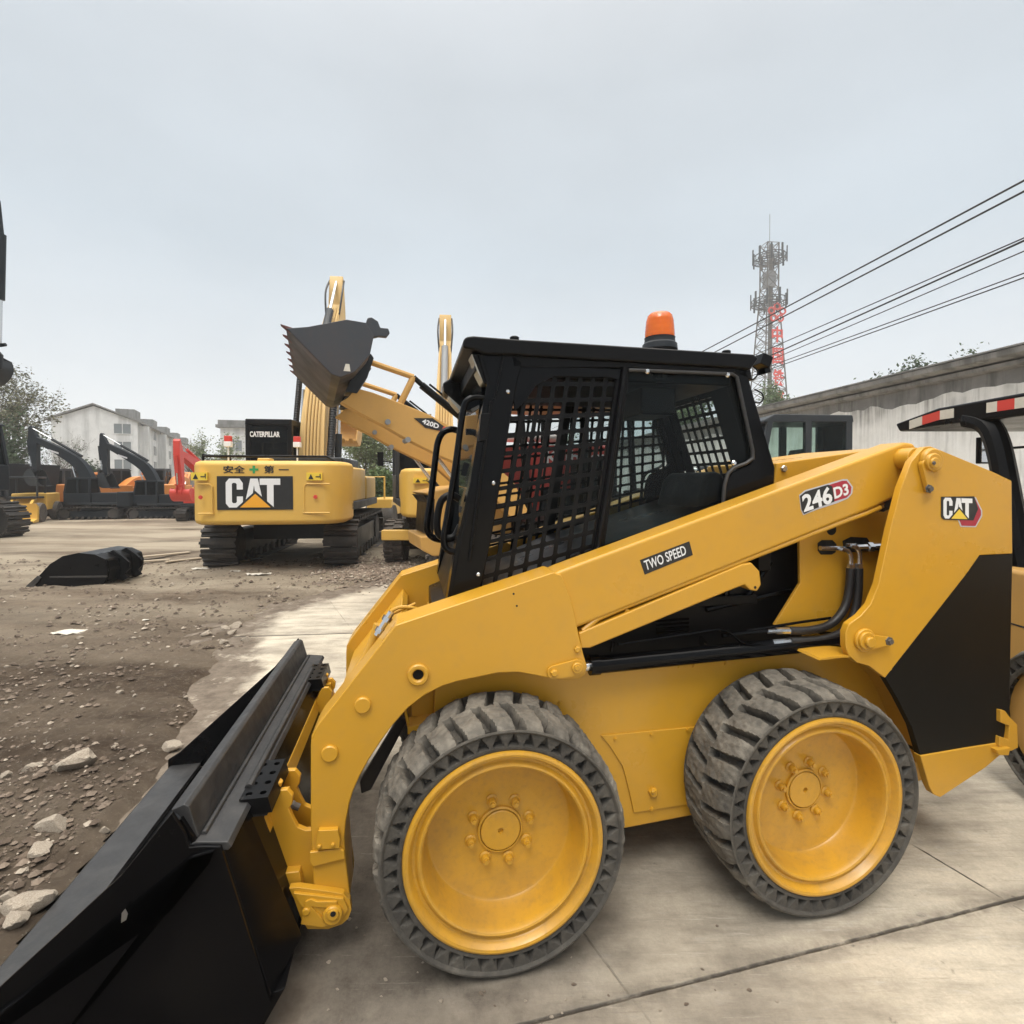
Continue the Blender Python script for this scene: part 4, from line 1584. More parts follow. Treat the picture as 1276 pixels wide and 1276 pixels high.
def bucket_prof(s=1.0):
    """bucket section: hinge at the origin, opening downwards-forwards; (y,z)"""
    outer = [(0, .12), (.22, .10), (.42, -.10), (.50, -.42), (.40, -.78), (.16, -1.02), (-.42, -1.10)]
    return [(y * s, z * s) for (y, z) in outer]


def bucket_mb(w, s, teeth=5):
    sh, te, ear = MB(), MB(), MB()
    P = [Vector(p) for p in spline([(p[0], p[1]) for p in bucket_prof(s)], 4)]
    th_ = .03 * s
    n = len(P)
    off = []
    for i in range(n):
        d_ = (P[min(i + 1, n - 1)] - P[max(i - 1, 0)]).normalized()
        off.append(P[i] + Vector((d_.y, -d_.x)) * th_)
    for i in range(n - 1):
        sh.loft([(-w / 2, P[i].x, P[i].y), (-w / 2, P[i + 1].x, P[i + 1].y), (-w / 2, off[i + 1].x, off[i + 1].y), (-w / 2, off[i].x, off[i].y)],
                [(w / 2, P[i].x, P[i].y), (w / 2, P[i + 1].x, P[i + 1].y), (w / 2, off[i + 1].x, off[i + 1].y), (w / 2, off[i].x, off[i].y)])
    poly = [(p.x, p.y) for p in P] + [(-.30 * s, -.72 * s), (-.16 * s, -.05 * s)]
    for sx_ in (-1, 1):
        sh.prism(poly, 'x', sx_ * w / 2, sx_ * (w / 2 + .03 * s))
    for i in range(teeth):
        x = -w / 2 + w * (i + .5) / teeth
        te.prism([(-.36 * s, -1.06 * s), (-.36 * s, -1.15 * s), (-.62 * s, -1.13 * s)], 'x', x - .05 * s, x + .05 * s)
    for x in (-.16, .12):
        ear.prism([(-.12 * s, .02 * s), (-.14 * s, .26 * s), (-.02 * s, .32 * s), (.28 * s, .22 * s), (.30 * s, .0), (.1 * s, .08 * s)], 'x', x * s, (x + .05) * s)
    return sh, te, ear


def excavator(name, label, loc, yaw, k, m, boom=(60, .13), stick=-80, bucket=10, group=None, up=0.0, wheels=False, tail=1.28, dt=False, stick_len=2.9, boom_len=5.7, parts=True, swing=0.0, lift=0.0, bw=.30, gauge=1.12):
    root = thing(name, label, 'excavator', loc, yaw, group)
    U = Matrix.Rotation(up, 3, 'Z')
    SW = Matrix.Rotation(up + swing, 3, 'Z')
    front = ('boom', 'boom_line', 'boom_cylinder', 'stick', 'stick_cylinder', 'bucket_cylinder', 'cylinder_rod', 'bucket_link', 'bucket', 'bucket_tooth', 'bucket_ear', 'hose_guard', 'name_strip', 'boom_hose')

    def put(mb, nm, mat, upper=True, parent=None, bevel=.02, smooth=35):
        rot_ = SW if nm in front else U
        mm = (lambda p: (rot_ @ (Vector(p) + Vector((0, 0, lift)))) * k) if upper else (lambda p: Vector(p) * k)
        if nm in EACH:
            return mb.mapped(mm).build_each(nm, mat, parent or root, bevel * k, smooth)
        return mb.mapped(mm).build(nm, mat, parent or root, bevel * k, smooth)
    # undercarriage
    if wheels:
        z0_ = .12
        for sx_ in (-1, 1):
            for sy_ in (-1.25, 1.25):
                mb = MB().lathe([(.28, -.2), (.45, -.24), (.5, -.20), (.52, -.12), (.52, .12), (.5, .2), (.45, .24), (.28, .2)], (sx_ * 1.0, sy_, .52), (1, 0, 0), 40)
                for i in range(20):
                    a = 2 * PI * i / 20
                    for s2 in (-1, 1):
                        a2 = a + (PI / 20 if s2 > 0 else 0)
                        mb.box((sx_ * 1.0 + s2 * .11, sy_ + .525 * math.cos(a2), .52 + .525 * math.sin(a2)), (.22, .07, .06), Matrix.Rotation(a2 - PI / 2, 3, 'X'))
                w = put(mb, 'wheel', M['rubber_far'], False, None, 0)
                mb = MB().lathe([(.28, .14), (.26, .2), (.24, .12), (.10, .08), (.10, .18), (1e-6, .18)], (sx_ * 1.0, sy_, .52), (sx_, 0, 0), 24)
                put(mb, 'rim', m['body'], False, w, 0)
        mb = MB().bb(-.5, .5, -1.7, 1.7, .45, .8)
        mb.cyl((-.9, -1.25, .52), (.9, -1.25, .52), .12).cyl((-.9, 1.25, .52), (.9, 1.25, .52), .12)
        put(mb, 'undercarriage', M['dark_grey'], False)
        mb = MB().bb(-1.15, 1.15, 1.95, 2.05, .15, .65).bb(-.3, .3, 1.6, 1.96, .4, .6)
        put(mb, 'dozer_blade', m['body'], False)
        mb = MB().bb(-1.2, 1.2, -2.0, -1.8, .62, .86)
        put(mb, 'bumper', m['body'], False)
    else:
        for sx_ in (-1, 1):
            st_ = stadium(1.55, .42)
            mb = MB()
            for (p, u) in along(st_, 44):
                nrm_ = Vector((u.y, -u.x))
                rot_ = Matrix.Rotation(math.atan2(u.y, u.x), 3, 'X')
                mb.box((sx_ * gauge, p.x, p.y + .02), (.60, .172, .04), rot_)
                mb.box((sx_ * gauge, p.x + nrm_.x * .04, p.y + .02 + nrm_.y * .04), (.60, .05, .075), rot_)
            tr = put(mb, 'track', M['track'], False, None, 0)
            mb = MB().prism([(-1.45, .2), (1.45, .2), (1.6, .42), (1.4, .66), (-1.4, .66), (-1.6, .42)], 'x', sx_ * gauge - .16, sx_ * gauge + .16)
            put(mb, 'track_frame', M['dark_grey'] if not dt else M['navy'], False, tr)
            mb = MB()
            for y_ in (-1.55, 1.55):
                mb.cyl((sx_ * gauge - .2, y_, .44), (sx_ * gauge + .2, y_, .44), .34, 24)
            for i in range(7):
                y_ = -1.15 + i * .38
                mb.cyl((sx_ * gauge - .2, y_, .16), (sx_ * gauge + .2, y_, .16), .10, 14)
            put(mb, 'roller', M['track'], False, tr)
        mb = MB().bb(-.9, .9, -.75, .75, .42, .86).cyl((0, 0, .8), (0, 0, 1.08), .62, 32)
        put(mb, 'undercarriage', M['dark_grey'] if not dt else M['navy'], False)
    # upper body
    T = tail
    mb = MB().bb(-T, T, -2.0, 1.35, 1.06, 1.22)
    put(mb, 'deck', M['dark_grey'])
    plan = [(-T, -1.75), (-T, -2.30), (-T * .93, -2.55), (-T * .80, -2.69), (-T * .5, -2.75), (T * .5, -2.75), (T * .80, -2.69), (T * .93, -2.55), (T, -2.30), (T, -1.75)]
    mb = MB().prism(plan, 'z', .87, 1.95)
    cw = put(mb, 'counterweight', m['body'], True, None, .09, 50)
    mb = MB().bb(-T + .08, T - .04, -1.76, -.15, 1.2, 1.88)
    put(mb, 'engine_housing', m['body'], True, None, .05)
    mb = MB().bb(.38, T - .02, -.16, 1.25, 1.2, 1.72)
    put(mb, 'side_housing', m['body'], True, None, .05)
    # cab
    cx0, cx1, cy0, cy1 = -T + .0, -T + .96, -.10, 1.62
    mb = MB().bb(cx0, cx1, cy0, cy1, 1.20, 1.85)
    cb = put(mb, 'cab', m['cab'], True, None, .04)
    mb = MB()
    for (x, y) in ((cx0 + .05, cy0 + .06), (cx1 - .05, cy0 + .06), (cx0 + .05, cy0 + .80), (cx1 - .05, cy0 + .80)):
        mb.bb(x - .05, x + .05, y - .06, y + .06, 1.84, 2.86)
    for x in (cx0 + .04, cx1 - .04):
        mb.loft([(x - .04, cy1 - .10, 1.84), (x + .04, cy1 - .10, 1.84), (x + .04, cy1, 1.84), (x - .04, cy1, 1.84)], [(x - .04, cy1 - .28, 2.86), (x + .04, cy1 - .28, 2.86), (x + .04, cy1 - .18, 2.86), (x - .04, cy1 - .18, 2.86)])
    put(mb, 'cab_post', m['cab'], True, cb, .012)
    mb = MB().prism([(cy0 - .02, 2.82), (cy0 - .0, 2.95), (cy1 - .3, 2.97), (cy1 - .1, 2.86), (cy1 - .1, 2.82)], 'x', cx0 - .0, cx1 + .0)
    put(mb, 'cab_roof', m['cab'], True, cb, .04)
    mb = MB()
    for x in (cx0 + .03, cx1 - .03):
        mb.loft([(x, cy0 + .1, 1.85), (x, cy1 - .05, 1.85), (x, cy1 - .22, 2.84), (x, cy0 + .1, 2.84)], [(x + .01, cy0 + .1, 1.85), (x + .01, cy1 - .05, 1.85), (x + .01, cy1 - .22, 2.84), (x + .01, cy0 + .1, 2.84)])
    put(mb, 'side_window', m.get('glass', M['glass_dark']), True, cb, 0)
    mb = MB().bb(cx0 + .08, cx1 - .08, cy0 + .02, cy0 + .03, 1.85, 2.84)
    put(mb, 'rear_window', m.get('glass', M['glass_dark']), True, cb, 0)
    mb = MB().loft([(cx0 + .08, cy1 - .06, 1.85), (cx1 - .08, cy1 - .06, 1.85), (cx1 - .08, cy1 - .24, 2.84), (cx0 + .08, cy1 - .24, 2.84)], [(cx0 + .08, cy1 - .05, 1.85), (cx1 - .08, cy1 - .05, 1.85), (cx1 - .08, cy1 - .23, 2.84), (cx0 + .08, cy1 - .23, 2.84)])
    put(mb, 'windscreen', m.get('glass', M['glass_dark']), True, cb, 0)
    mb = MB().prism([(.45, 1.85), (.55, 2.35), (.68, 2.35), (.8, 1.95), (.8, 1.85)], 'x', cx0 + .25, cx1 - .25)
    put(mb, 'cab_seat', M['seat'], True, cb, .03)
    # boom
    Rt = Vector((.35, 1.60))
    a = R(boom[0])
    L = boom_len
    u, n_ = Vector((math.cos(a), math.sin(a))), Vector((-math.sin(a), math.cos(a)))
    E, Tp = Rt + u * L * .45 + n_ * L * boom[1], Rt + u * L
    up_ = spline([Rt + n_ * .18 - u * .1, Rt + u * L * .22 + n_ * (L * boom[1] * .62 + .33), E + n_ * .22, Rt + u * L * .75 + n_ * (L * boom[1] * .55 + .20), Tp + n_ * .16 + u * .1], 5)
    lo_ = spline([Rt - n_ * .18 - u * .1, Rt + u * L * .25 + n_ * (L * boom[1] * .5 - .24), E - n_ * .46, Rt + u * L * .75 + n_ * (L * boom[1] * .50 - .28), Tp - n_ * .18 + u * .1], 5)
    mb = MB()
    for i in range(len(up_) - 1):
        w0, w1 = (bw * (1 - .42 * (i / (len(up_) - 1))), bw * (1 - .42 * ((i + 1) / (len(up_) - 1))))
        A_ = [(-w0, up_[i].x, up_[i].y), (w0, up_[i].x, up_[i].y), (w0, lo_[i].x, lo_[i].y), (-w0, lo_[i].x, lo_[i].y)]
        B_ = [(-w1, up_[i + 1].x, up_[i + 1].y), (w1, up_[i + 1].x, up_[i + 1].y), (w1, lo_[i + 1].x, lo_[i + 1].y), (-w1, lo_[i + 1].x, lo_[i + 1].y)]
        mb.loft(A_, B_, False)
        if i == 0:
            n0 = len(mb.v) - 8
            mb.f.append((n0 + 3, n0 + 2, n0 + 1, n0))
        if i == len(up_) - 2:
            n0 = len(mb.v) - 4
            mb.f.append((n0, n0 + 1, n0 + 2, n0 + 3))
    bo_ = put(mb, 'boom', m['boom'], True, None, .015)
    # hydraulic lines on the boom's back, hoses beside it
    if parts:
        mb = MB()
        for x in (-bw * .5, -bw * .25, .0, bw * .25, bw * .5):
            mb.tube([(x, p.x - .0 + n_.x * .045, p.y + n_.y * .045) for p in up_[2:-2]], .026, 6)
        put(mb, 'boom_line', m['boom'], True, bo_, 0)
    # boom cylinders
    for sx_ in (-1, 1):
        e_ = Rt + u * L * .42 + n_ * (L * boom[1] * .6)
        p0 = Vector((.95, 1.25))
        md = p0.lerp(e_, .58)
        mb = MB().cyl((sx_ * .42, p0.x, p0.y), (sx_ * .42, md.x, md.y), .085, 16)
        c_ = put(mb, 'boom_cylinder', m.get('cyl', m['boom']), True, None, 0)
        mb = MB().cyl((sx_ * .42, md.x, md.y), (sx_ * .42, e_.x, e_.y), .045, 12)
        put(mb, 'cylinder_rod', M['chrome'], True, c_, 0)
    # stick
    sa = R(stick)
    us, ns = Vector((math.cos(sa), math.sin(sa))), Vector((-math.sin(sa), math.cos(sa)))
    back = Tp - us * .75 + ns * .12
    S1 = Tp + us * stick_len
    prof = [back + ns * .10, back - us * .12, back - ns * .08, Tp - ns * .22 - us * .1, Tp - ns * .24 + us * .25, S1 - ns * .13, S1 + us * .12, S1 + ns * .13, Tp + ns * .30 + us * .3, Tp + ns * .30]
    mb = MB().prism([(p.x, p.y) for p in prof], 'x', -bw * .62, bw * .62)
    put(mb, 'stick', m['boom'], True, None, .015)
    if parts:
        ml = MB()
        for s2 in (-1, 1):
            h0, h1 = Tp - u * .9 + n_ * .22, back + ns * .05
            ml.tube(spline([(s2 * bw * .5, h0.x, h0.y), (s2 * bw * .75, (h0.x + h1.x) / 2 - .12, (h0.y + h1.y) / 2 + .18), (s2 * bw * .66, h1.x, h1.y)], 6), .028, 6)
        put(ml, 'boom_hose', M['hose'], True, None, 0)
    q0, q1 = E + n_ * .38 + u * .1, back
    md = q0.lerp(q1, .6)
    mb = MB().cyl((0, q0.x, q0.y), (0, md.x, md.y), .095, 16)
    c_ = put(mb, 'stick_cylinder', m.get('cyl', m['boom']), True, None, 0)
    mb = MB().cyl((0, md.x, md.y), (0, q1.x, q1.y), .04, 12)
    put(mb, 'cylinder_rod', M['chrome'], True, c_, 0)
    q0, q1 = Tp + ns * .42 + us * .1, S1 + ns * .36 - us * .35
    md = q0.lerp(q1, .6)
    mb = MB().cyl((0, q0.x, q0.y), (0, md.x, md.y), .08, 16)
    ml = MB()
    for s2 in (-1, 1):
        ml.cyl((s2 * .14, q1.x, q1.y), (s2 * .14, (S1 - us * .30).x, (S1 - us * .30).y), .04, 10)
    put(ml, 'bucket_link', m['boom'], True, None, 0)
    c_ = put(mb, 'bucket_cylinder', m.get('cyl', m['boom']), True, None, 0)
    mb = MB().cyl((0, md.x, md.y), (0, q1.x, q1.y), .042, 12)
    put(mb, 'cylinder_rod', M['chrome'], True, c_, 0)
    # bucket
    bR = Matrix.Rotation(R(bucket), 3, 'X')
    sh, te, ear = bucket_mb(1.05, 1.0)
    fnb = lambda p: (bR @ Vector(p)) + Vector((0, S1.x, S1.y))
    bk = put(sh.mapped(fnb), 'bucket', m['bucket'], True, None, .01)
    put(te.mapped(fnb), 'bucket_tooth', m['bucket'], True, bk, .006)
    put(ear.mapped(fnb), 'bucket_ear', m['bucket'], True, bk, .01)
    return root, cw, cb, put


CATM = dict(body=M['yellow_cat'], boom=M['yellow_pale'], cyl=M['dark_grey'], cab=M['black_satin'], bucket=M['yellow_back'], glass=M['glass_dark'])
NAV = dict(body=M['navy'], boom=M['navy'], cab=M['navy'], bucket=M['dark_grey'], glass=M['glass_dark'])

# ---- the big yellow excavator turned away from the camera
big, cw, cb, put = excavator('tracked_excavator', 'big yellow tracked excavator seen from behind with large lettering on its counterweight', (-4.47, 11.3, 0), R(7), 1.0, CATM,
                             boom=(59, .10), stick=-80, bucket=-20, swing=R(1), stick_len=2.9, bw=.29, gauge=1.06)
yb = -2.75
X, Z = Vector((1, 0, 0)), Vector((0, 0, 1))


def rear(fn, nm, mat, par, dy=.0):
    mb = MB()
    fn(mb)
    return put(mb.mapped(lambda p: (p[0], p[1] + yb - dy, p[2])), nm, mat, True, par, 0, 0)


rear(lambda mb: mb.bb(-.74, .46, -.010, .004, 1.13, 1.69), 'logo_panel', M['vinyl_black'], cw)
rear(lambda mb: flat_polys(mb, LET_CAT, (-.60, -.010, 1.17), X, Z, .86, .48, .006), 'lettering', M['white'], cw)
rear(lambda mb: flat_polys(mb, [TRI_CAT_EDGE], (-.60, -.016, 1.165), X, Z, .86, .48, .004), 'logo_panel', M['vinyl_black'], cw)
rear(lambda mb: flat_polys(mb, [TRI_CAT], (-.60, -.020, 1.17), X, Z, .86, .48, .004), 'logo_panel', M['vinyl_orange'], cw)
for (tx, x_, w_, h_, z_) in (('安全', -.64, .34, .13, 1.735), ('第', .0, .16, .13, 1.735), ('一', .235, .16, .018, 1.79)):
    rear(lambda mb: lettering(mb, tx, (x_, -.001, z_), X, Z, w_, h_, .005, .02), 'lettering', M['vinyl_black'], cw)
rear(lambda mb: flat_polys(mb, [[(.36, 0), (.64, 0), (.64, .36), (1, .36), (1, .64), (.64, .64), (.64, 1), (.36, 1), (.36, .64), (0, .64), (0, .36), (.36, .36)]], (-.23, -.001, 1.735), X, Z, .14, .13, .005), 'lettering', M['vinyl_green'], cw)
for x_ in (-1.02, .80):
    rear(lambda mb: mb.bb(x_ - .12, x_ + .13, -.008 - (.06 if x_ < 0 else -.0) * 0, .10, 1.62, 1.75), 'warning_sticker', M['vinyl_yellow'], cw)
    rear(lambda mb: flat_polys(mb, [[(0, 0), (.42, 0), (.21, .8)], [(.6, .3), (.95, .3), (.95, .1), (1, .1), (1, .8), (.92, .8), (.92, .45), (.6, .45)]], (x_ - .09, -.010, 1.64), X, Z, .20, .11, .003), 'lettering', M['vinyl_black'], cw)
    rear(lambda mb: mb.lathe([(.035, 0), (.03, .012), (1e-6, .012)], (x_ + .02, .0, 1.34), (0, -1, 0), 16), 'reflector', M['red'], cw)
    # pressed groove around the corner panels
    s_ = 1 if x_ > 0 else -1
    e0 = .64 if s_ > 0 else .82
    rear(lambda mb: mb.tube([(s_ * e0, .0, 1.08), (s_ * e0, .0, 1.52), (s_ * (e0 + .04), .0, 1.56), (s_ * 1.05, .02, 1.56)], .012, 6), 'pressed_rib', M['yellow_cat'], cw)
    rear(lambda mb: mb.tube([(s_ * (e0 - .02), .0, 1.07), (s_ * 1.05, .02, 1.07)], .014, 6), 'pressed_rib', M['yellow_cat'], cw)
mb = MB().bb(-.18, .02, -2.55, -2.3, 1.88, 2.0)
put(mb, 'filler_cap', M['yellow_cat'], True, None, .02)
mb = MB()
mb.tube([(-1.15, -2.3, 1.9), (-1.15, -2.3, 2.06), (-1.15, -1.2, 2.06), (-1.15, -1.2, 1.9)], .02, 8)
mb.tube([(-1.15, -2.3, 2.04), (.9, -2.3, 2.04), (1.12, -2.3, 1.92), (1.15, -1.6, 1.9)], .022, 8)
put(mb, 'handrail', M['black_satin'], True, None, 0)
mb = MB().bb(-.3, 1.1, -1.9, -.2, 1.88, 2.05)
put(mb, 'engine_cover', M['dark_grey'], True, None, .03)
for x_ in (-.78, .38):
    mb = MB().cyl((x_, -2.2, 1.9), (x_, -2.2, 2.22), .015, 8)
    mb.bb(x_ - .06, x_ + .06, -2.25, -2.15, 2.21, 2.30)
    tl = put(mb, 'tail_lamp', M['white'], True, None, .01)
    mb = MB().bb(x_ - .055, x_ + .055, -2.245, -2.155, 2.30, 2.40)
    put(mb, 'lens', M['red'], True, tl, .01)
put(lettering(MB(), 'CATERPILLAR', (-1.19, -.085, 2.56), X, Z, .62, .12, .01, .03), 'lettering', M['white'], True, cb, 0, 0)
put(MB().bb(-1.24, -.36, -.075, -.068, 2.44, 2.80), 'window_film', M['vinyl_black'], True, cb, 0)
# corrugated hose guard beside the boom
u_ = Vector((0, math.cos(R(72)), math.sin(R(72))))
mb = MB()
P0 = Vector((.40, .2, 1.9))
for i in range(44):
    mb.cyl(P0 + u_ * (i * .062), P0 + u_ * (i * .062 + .036), .085, 12)
mb.cyl(P0, P0 + u_ * 2.72, .065, 12)
put(mb, 'hose_guard', M['hose'], True, None, 0)
put(mb.mapped(lambda p: (p[0] * .75 - .70, p[1], p[2])), 'hose_guard', M['hose'], True, None, 0)

# ---- second yellow excavator on wheels, half behind the backhoe
wx, cw, cb, put = excavator('wheeled_excavator', 'yellow wheeled excavator with black cab standing between the backhoe and the trees', (-1.49, 11.2, 0), R(0), .80,
                            dict(body=M['yellow_cat'], boom=M['yellow_pale'], cyl=M['grey'], cab=M['dark_grey'], bucket=M['yellow_back'], glass=M['glass_dark']),
                            boom=(64, .10), stick=-76, bucket=-20, wheels=True, up=R(16), swing=R(-10), boom_len=5.0, lift=.34, bw=.30)
rear(lambda mb: mb.bb(-1.06, -.70, -.012, .10, 1.62, 1.74), 'warning_sticker', M['vinyl_yellow'], cw)
rear(lambda mb: flat_polys(mb, [[(0, 0), (.42, 0), (.21, .8)], [(.6, .3), (.95, .3), (.95, .1), (1, .1), (1, .8), (.92, .8), (.92, .45), (.6, .45)]], (-1.02, -.014, 1.64), X, Z, .26, .10, .003), 'lettering', M['vinyl_black'], cw)
put(lettering(MB(), 'CAT', (-.86, -.085, 2.55), X, Z, .34, .15, .01, .03), 'lettering', M['white'], True, cb, 0, 0)
mb = MB().tube([(-1.3, 1.0, 2.2), (-1.6, 1.1, 2.25)], .02, 6)
mb.bb(-1.72, -1.55, 1.08, 1.14, 2.1, 2.5)
put(mb, 'mirror', M['black_satin'], True, None, .02)

# ---- dark excavators along the far side
ex2 = dict(up=0.0, dt=True)
for i, (px, Y, yw, lab) in enumerate(((126, 22.0, 96, 'blue-black mini excavator with bent arm, the one standing in front of the house gable'),
                                      (206, 22.3, 96, 'blue-black mini excavator with bent arm, the one beside the red excavator'))):
    p = at(px, 600, Y)
    r_, cw, cb, put = excavator('mini_excavator', lab, (p.x, p.y, 0), R(yw), (.60 if i == 0 else .56), NAV, boom=(46, .17), stick=-93, bucket=-8, group='dark mini excavators along the far wall', dt=True, stick_len=2.3, parts=False)
    for s_ in (-1, 1):
        put(MB().bb(s_ * .302 - .004, s_ * .302 + .004, 2.55, 3.2, 4.02, 4.14).mapped(lambda p: (p[0], p[1], p[2] + .55 - (p[1] - 2.5) * -.35)), 'name_strip', M['vinyl_grey'], True, None, 0)
p = at(-143, 600, 13.2)
excavator('large_excavator', 'dark blue excavator at the left edge with raised arm and hanging bucket', (p.x, p.y, 0), R(-90), 1.12, NAV, boom=(70, .10), stick=-91, bucket=-75, dt=True, stick_len=2.9, boom_len=5.9)
p = at(263, 600, 21.3)
REDM = dict(body=M['red'], boom=M['red'], cab=M['red'], bucket=M['red'], glass=M['glass_dark'])
excavator('mini_excavator', 'bright red mini excavator resting its toothed bucket on the ground', (p.x, p.y, 0), R(190), .60, REDM, boom=(32, .17), stick=-95, bucket=-62, parts=False, stick_len=2.2, boom_len=5.2)
ORM = dict(body=M['orange'], boom=M['orange'], cab=M['dark_grey'], bucket=M['dark_grey'], glass=M['glass_dark'])
for (px, yw, lab) in ((88, 10, 'orange mini excavator showing its tail under the arm of the left dark excavator'), (146, -5, 'orange mini excavator showing its tail between the two dark excavators'), (213, 20, 'orange mini excavator just left of the red excavator, mostly hidden')):
    p = at(px, 600, 25.5)
    excavator('mini_excavator', lab, (p.x, p.y, 0), R(yw), .76, ORM, boom=(8, .12), stick=-120, bucket=20, group='orange mini excavators behind the dark ones', parts=False, stick_len=1.4, boom_len=3.6)
p = at(1066, 600, 9.0)
DGM = dict(body=M['dark_grey'], boom=M['dark_grey'], cab=M['dark_grey'], bucket=M['dark_grey'], glass=M['glass_teal'])
r_, cw, cb, put = excavator('mini_excavator', 'excavator with rounded dark grey cab showing above the loader boom, before the stained wall', (p.x - .4, p.y + .8, 0), R(90), .92, DGM, boom=(-8, .05), stick=-100, bucket=20, parts=False, stick_len=.6, boom_len=2.2)

# ---- backhoe loader with its front bucket raised
FB = Frame(gr(430, 480, 0) if False else (at(430, 600, 5.0).x, 5.0, 0), R(21.2))
BH = thing('backhoe_loader', 'tan yellow backhoe loader lifting its dark toothed front bucket high', 'backhoe loader', FB.o, FB.a)


def bp(px, t0, t1, mb=None, at_t=None):
    mb = mb or MB()
    return mb.prism([(q.x, q.z) for q in (FB.pl(x, y, t0 if at_t is None else at_t) for (x, y) in px)], 'y', t0, t1)


def bt(px, t, r, n=12, mb=None):
    mb = mb or MB()
    return mb.tube([FB.pl(x, y, t) for (x, y) in px], r, n)


SIDE = [(357, 409), (384, 407), (432, 398), (456, 402), (466, 418), (461, 442), (443, 463), (424, 470), (413, 466)]
BW = 2.25
mb = bp(SIDE, 0, .03)
bp(SIDE, BW - .03, BW, mb, 0)
fbk = mb.build_each('front_bucket', M['bucket_worn'], BH, .006)
q = [FB.pl(x, y, 0) for (x, y) in [(356, 408), (413, 466), (424, 470), (443, 463), (461, 442), (466, 418), (456, 402), (440, 399)]]
mb = sheet([(p.x, p.z) for p in q], .03, BW - .03, .02, MB())
mb.build('bucket_shell', M['bucket_worn'], fbk, 0)
mb = MB()
tq = [FB.pl(x, y, 0) for (x, y) in [(349, 403), (374, 411), (376, 426)]]
for i in range(7):
    t = .01 + (BW - .13) * i / 6
    mb.prism([(p.x, p.z) for p in tq], 'y', t, t + .08)
mb.build_each('bucket_tooth', paint('maroon_bucket_edge', (.10, .03, .03), .5, (.2, .12, .1), .4), fbk, .004)
mb = bp([(456, 402), (458, 396), (463, 395), (471, 400), (474, 408), (484, 409), (486, 415), (482, 420), (472, 419), (464, 421)], .12, .18)
bp([(456, 402), (458, 396), (463, 395), (471, 400), (474, 408), (484, 409), (486, 415), (482, 420), (472, 419), (464, 421)], 1.9, 1.96, mb, .12)
mb.build_each('bucket_hook', M['bucket_worn'], fbk, .01)
mb = bp([(438, 470), (446, 462), (462, 440), (466, 446), (458, 470), (445, 490), (430, 488)], .40, .70)
bp([(438, 470), (446, 462), (462, 440), (466, 446), (458, 470), (445, 490), (430, 488)], 1.55, 1.85, mb, .40)
mb.build_each('bucket_bracket', M['dark_grey'], fbk, .01)
p = FB.pl(432, 460, 0)
mb = MB().prism([(p.x - .03, p.z - .02), (p.x + .035, p.z - .02), (p.x + .025, p.z + .05), (p.x - .01, p.z + .05)], 'y', -.004, .0)
mb.build('sticker', M['paper'], fbk, 0)
ARM = [(434, 495), (442, 485), (450, 485), (465, 489), (507, 505), (536, 517), (556, 528), (575, 543), (640, 600), (660, 640), (640, 650), (610, 612), (575, 580), (548, 568), (508, 548), (477, 530), (450, 516), (424, 501)]
for t0_ in (.42, 1.68):
    ao = bp(ARM, t0_, t0_ + .16, None, .42).build('loader_arm', M['yellow_back'], BH, .012)
    if t0_ < 1:
        o0, o1, o2 = FB.pl(517, 529, .416), FB.pl(549, 541, .416), FB.pl(515, 521, .416)
        bp([(516, 521), (539, 521), (553, 531), (549, 537), (530, 533)], .414, .4205).build('decal', M['vinyl_black'], ao, 0, 0)
        bp([(546, 536.5), (549, 537), (553.5, 531), (558, 534), (553, 540)], .4145, .4203).build('decal', M['red'], ao, 0, 0)
        a_, b2, c_ = FB.pl(525.5, 527.5, .411), FB.pl(546, 534.5, .411), FB.pl(527, 521.5, .411)
        lettering(MB(), '420D', a_, b2 - a_, c_ - a_, (b2 - a_).length, (c_ - a_).length, .003, .03).build('lettering', M['white'], ao, 0, 0)
    mb = MB()
    for (x, y, r) in ((483, 526, .03), (508, 548, .03)):
        pp = FB.pl(x, y, .42)
        mb.cyl((pp.x, t0_ - .03, pp.z), (pp.x, t0_ + .18, pp.z), r, 20)
    mb.build_each('arm_pin', M['grey'], ao, 0)
    ml = MB()
    bt([(461, 450), (516, 469)], .46, .032, 8, ml)
    bt([(516, 469), (495, 512)], .46, .036, 8, ml)
    ml.mapped(lambda p: (p[0], p[1] - .46 + t0_ + .08, p[2])).build('tilt_link', M['yellow_back'], ao, 0)
    ml = MB()
    bt([(516, 469), (528, 480)], .46, .03, 10, ml)
    bt([(526, 479), (574, 518), (585, 527)], .46, .042, 14, ml)
    bt([(536, 478), (560, 497), (570, 507)], .40, .012, 8, ml)
    ml.mapped(lambda p: (p[0], p[1] - .46 + t0_ + .08, p[2])).build('tilt_cylinder', M['black_satin'], ao, 0)
    ml = MB()
    bt([(524, 541), (565, 597)], .60, .022, 12, ml)
    ml.mapped(lambda p: (p[0], p[1] - .60 + t0_ + .18, p[2])).build('lift_cylinder_rod', M['chrome'], ao, 0)
    ml = MB()
    bt([(521, 535), (531, 549)], .60, .04, 12, ml)
    bt([(565, 597), (600, 645)], .60, .05, 12, ml)
    ml.mapped(lambda p: (p[0], p[1] - .60 + t0_ + .18, p[2])).build('lift_cylinder', M['dark_grey'], ao, 0)
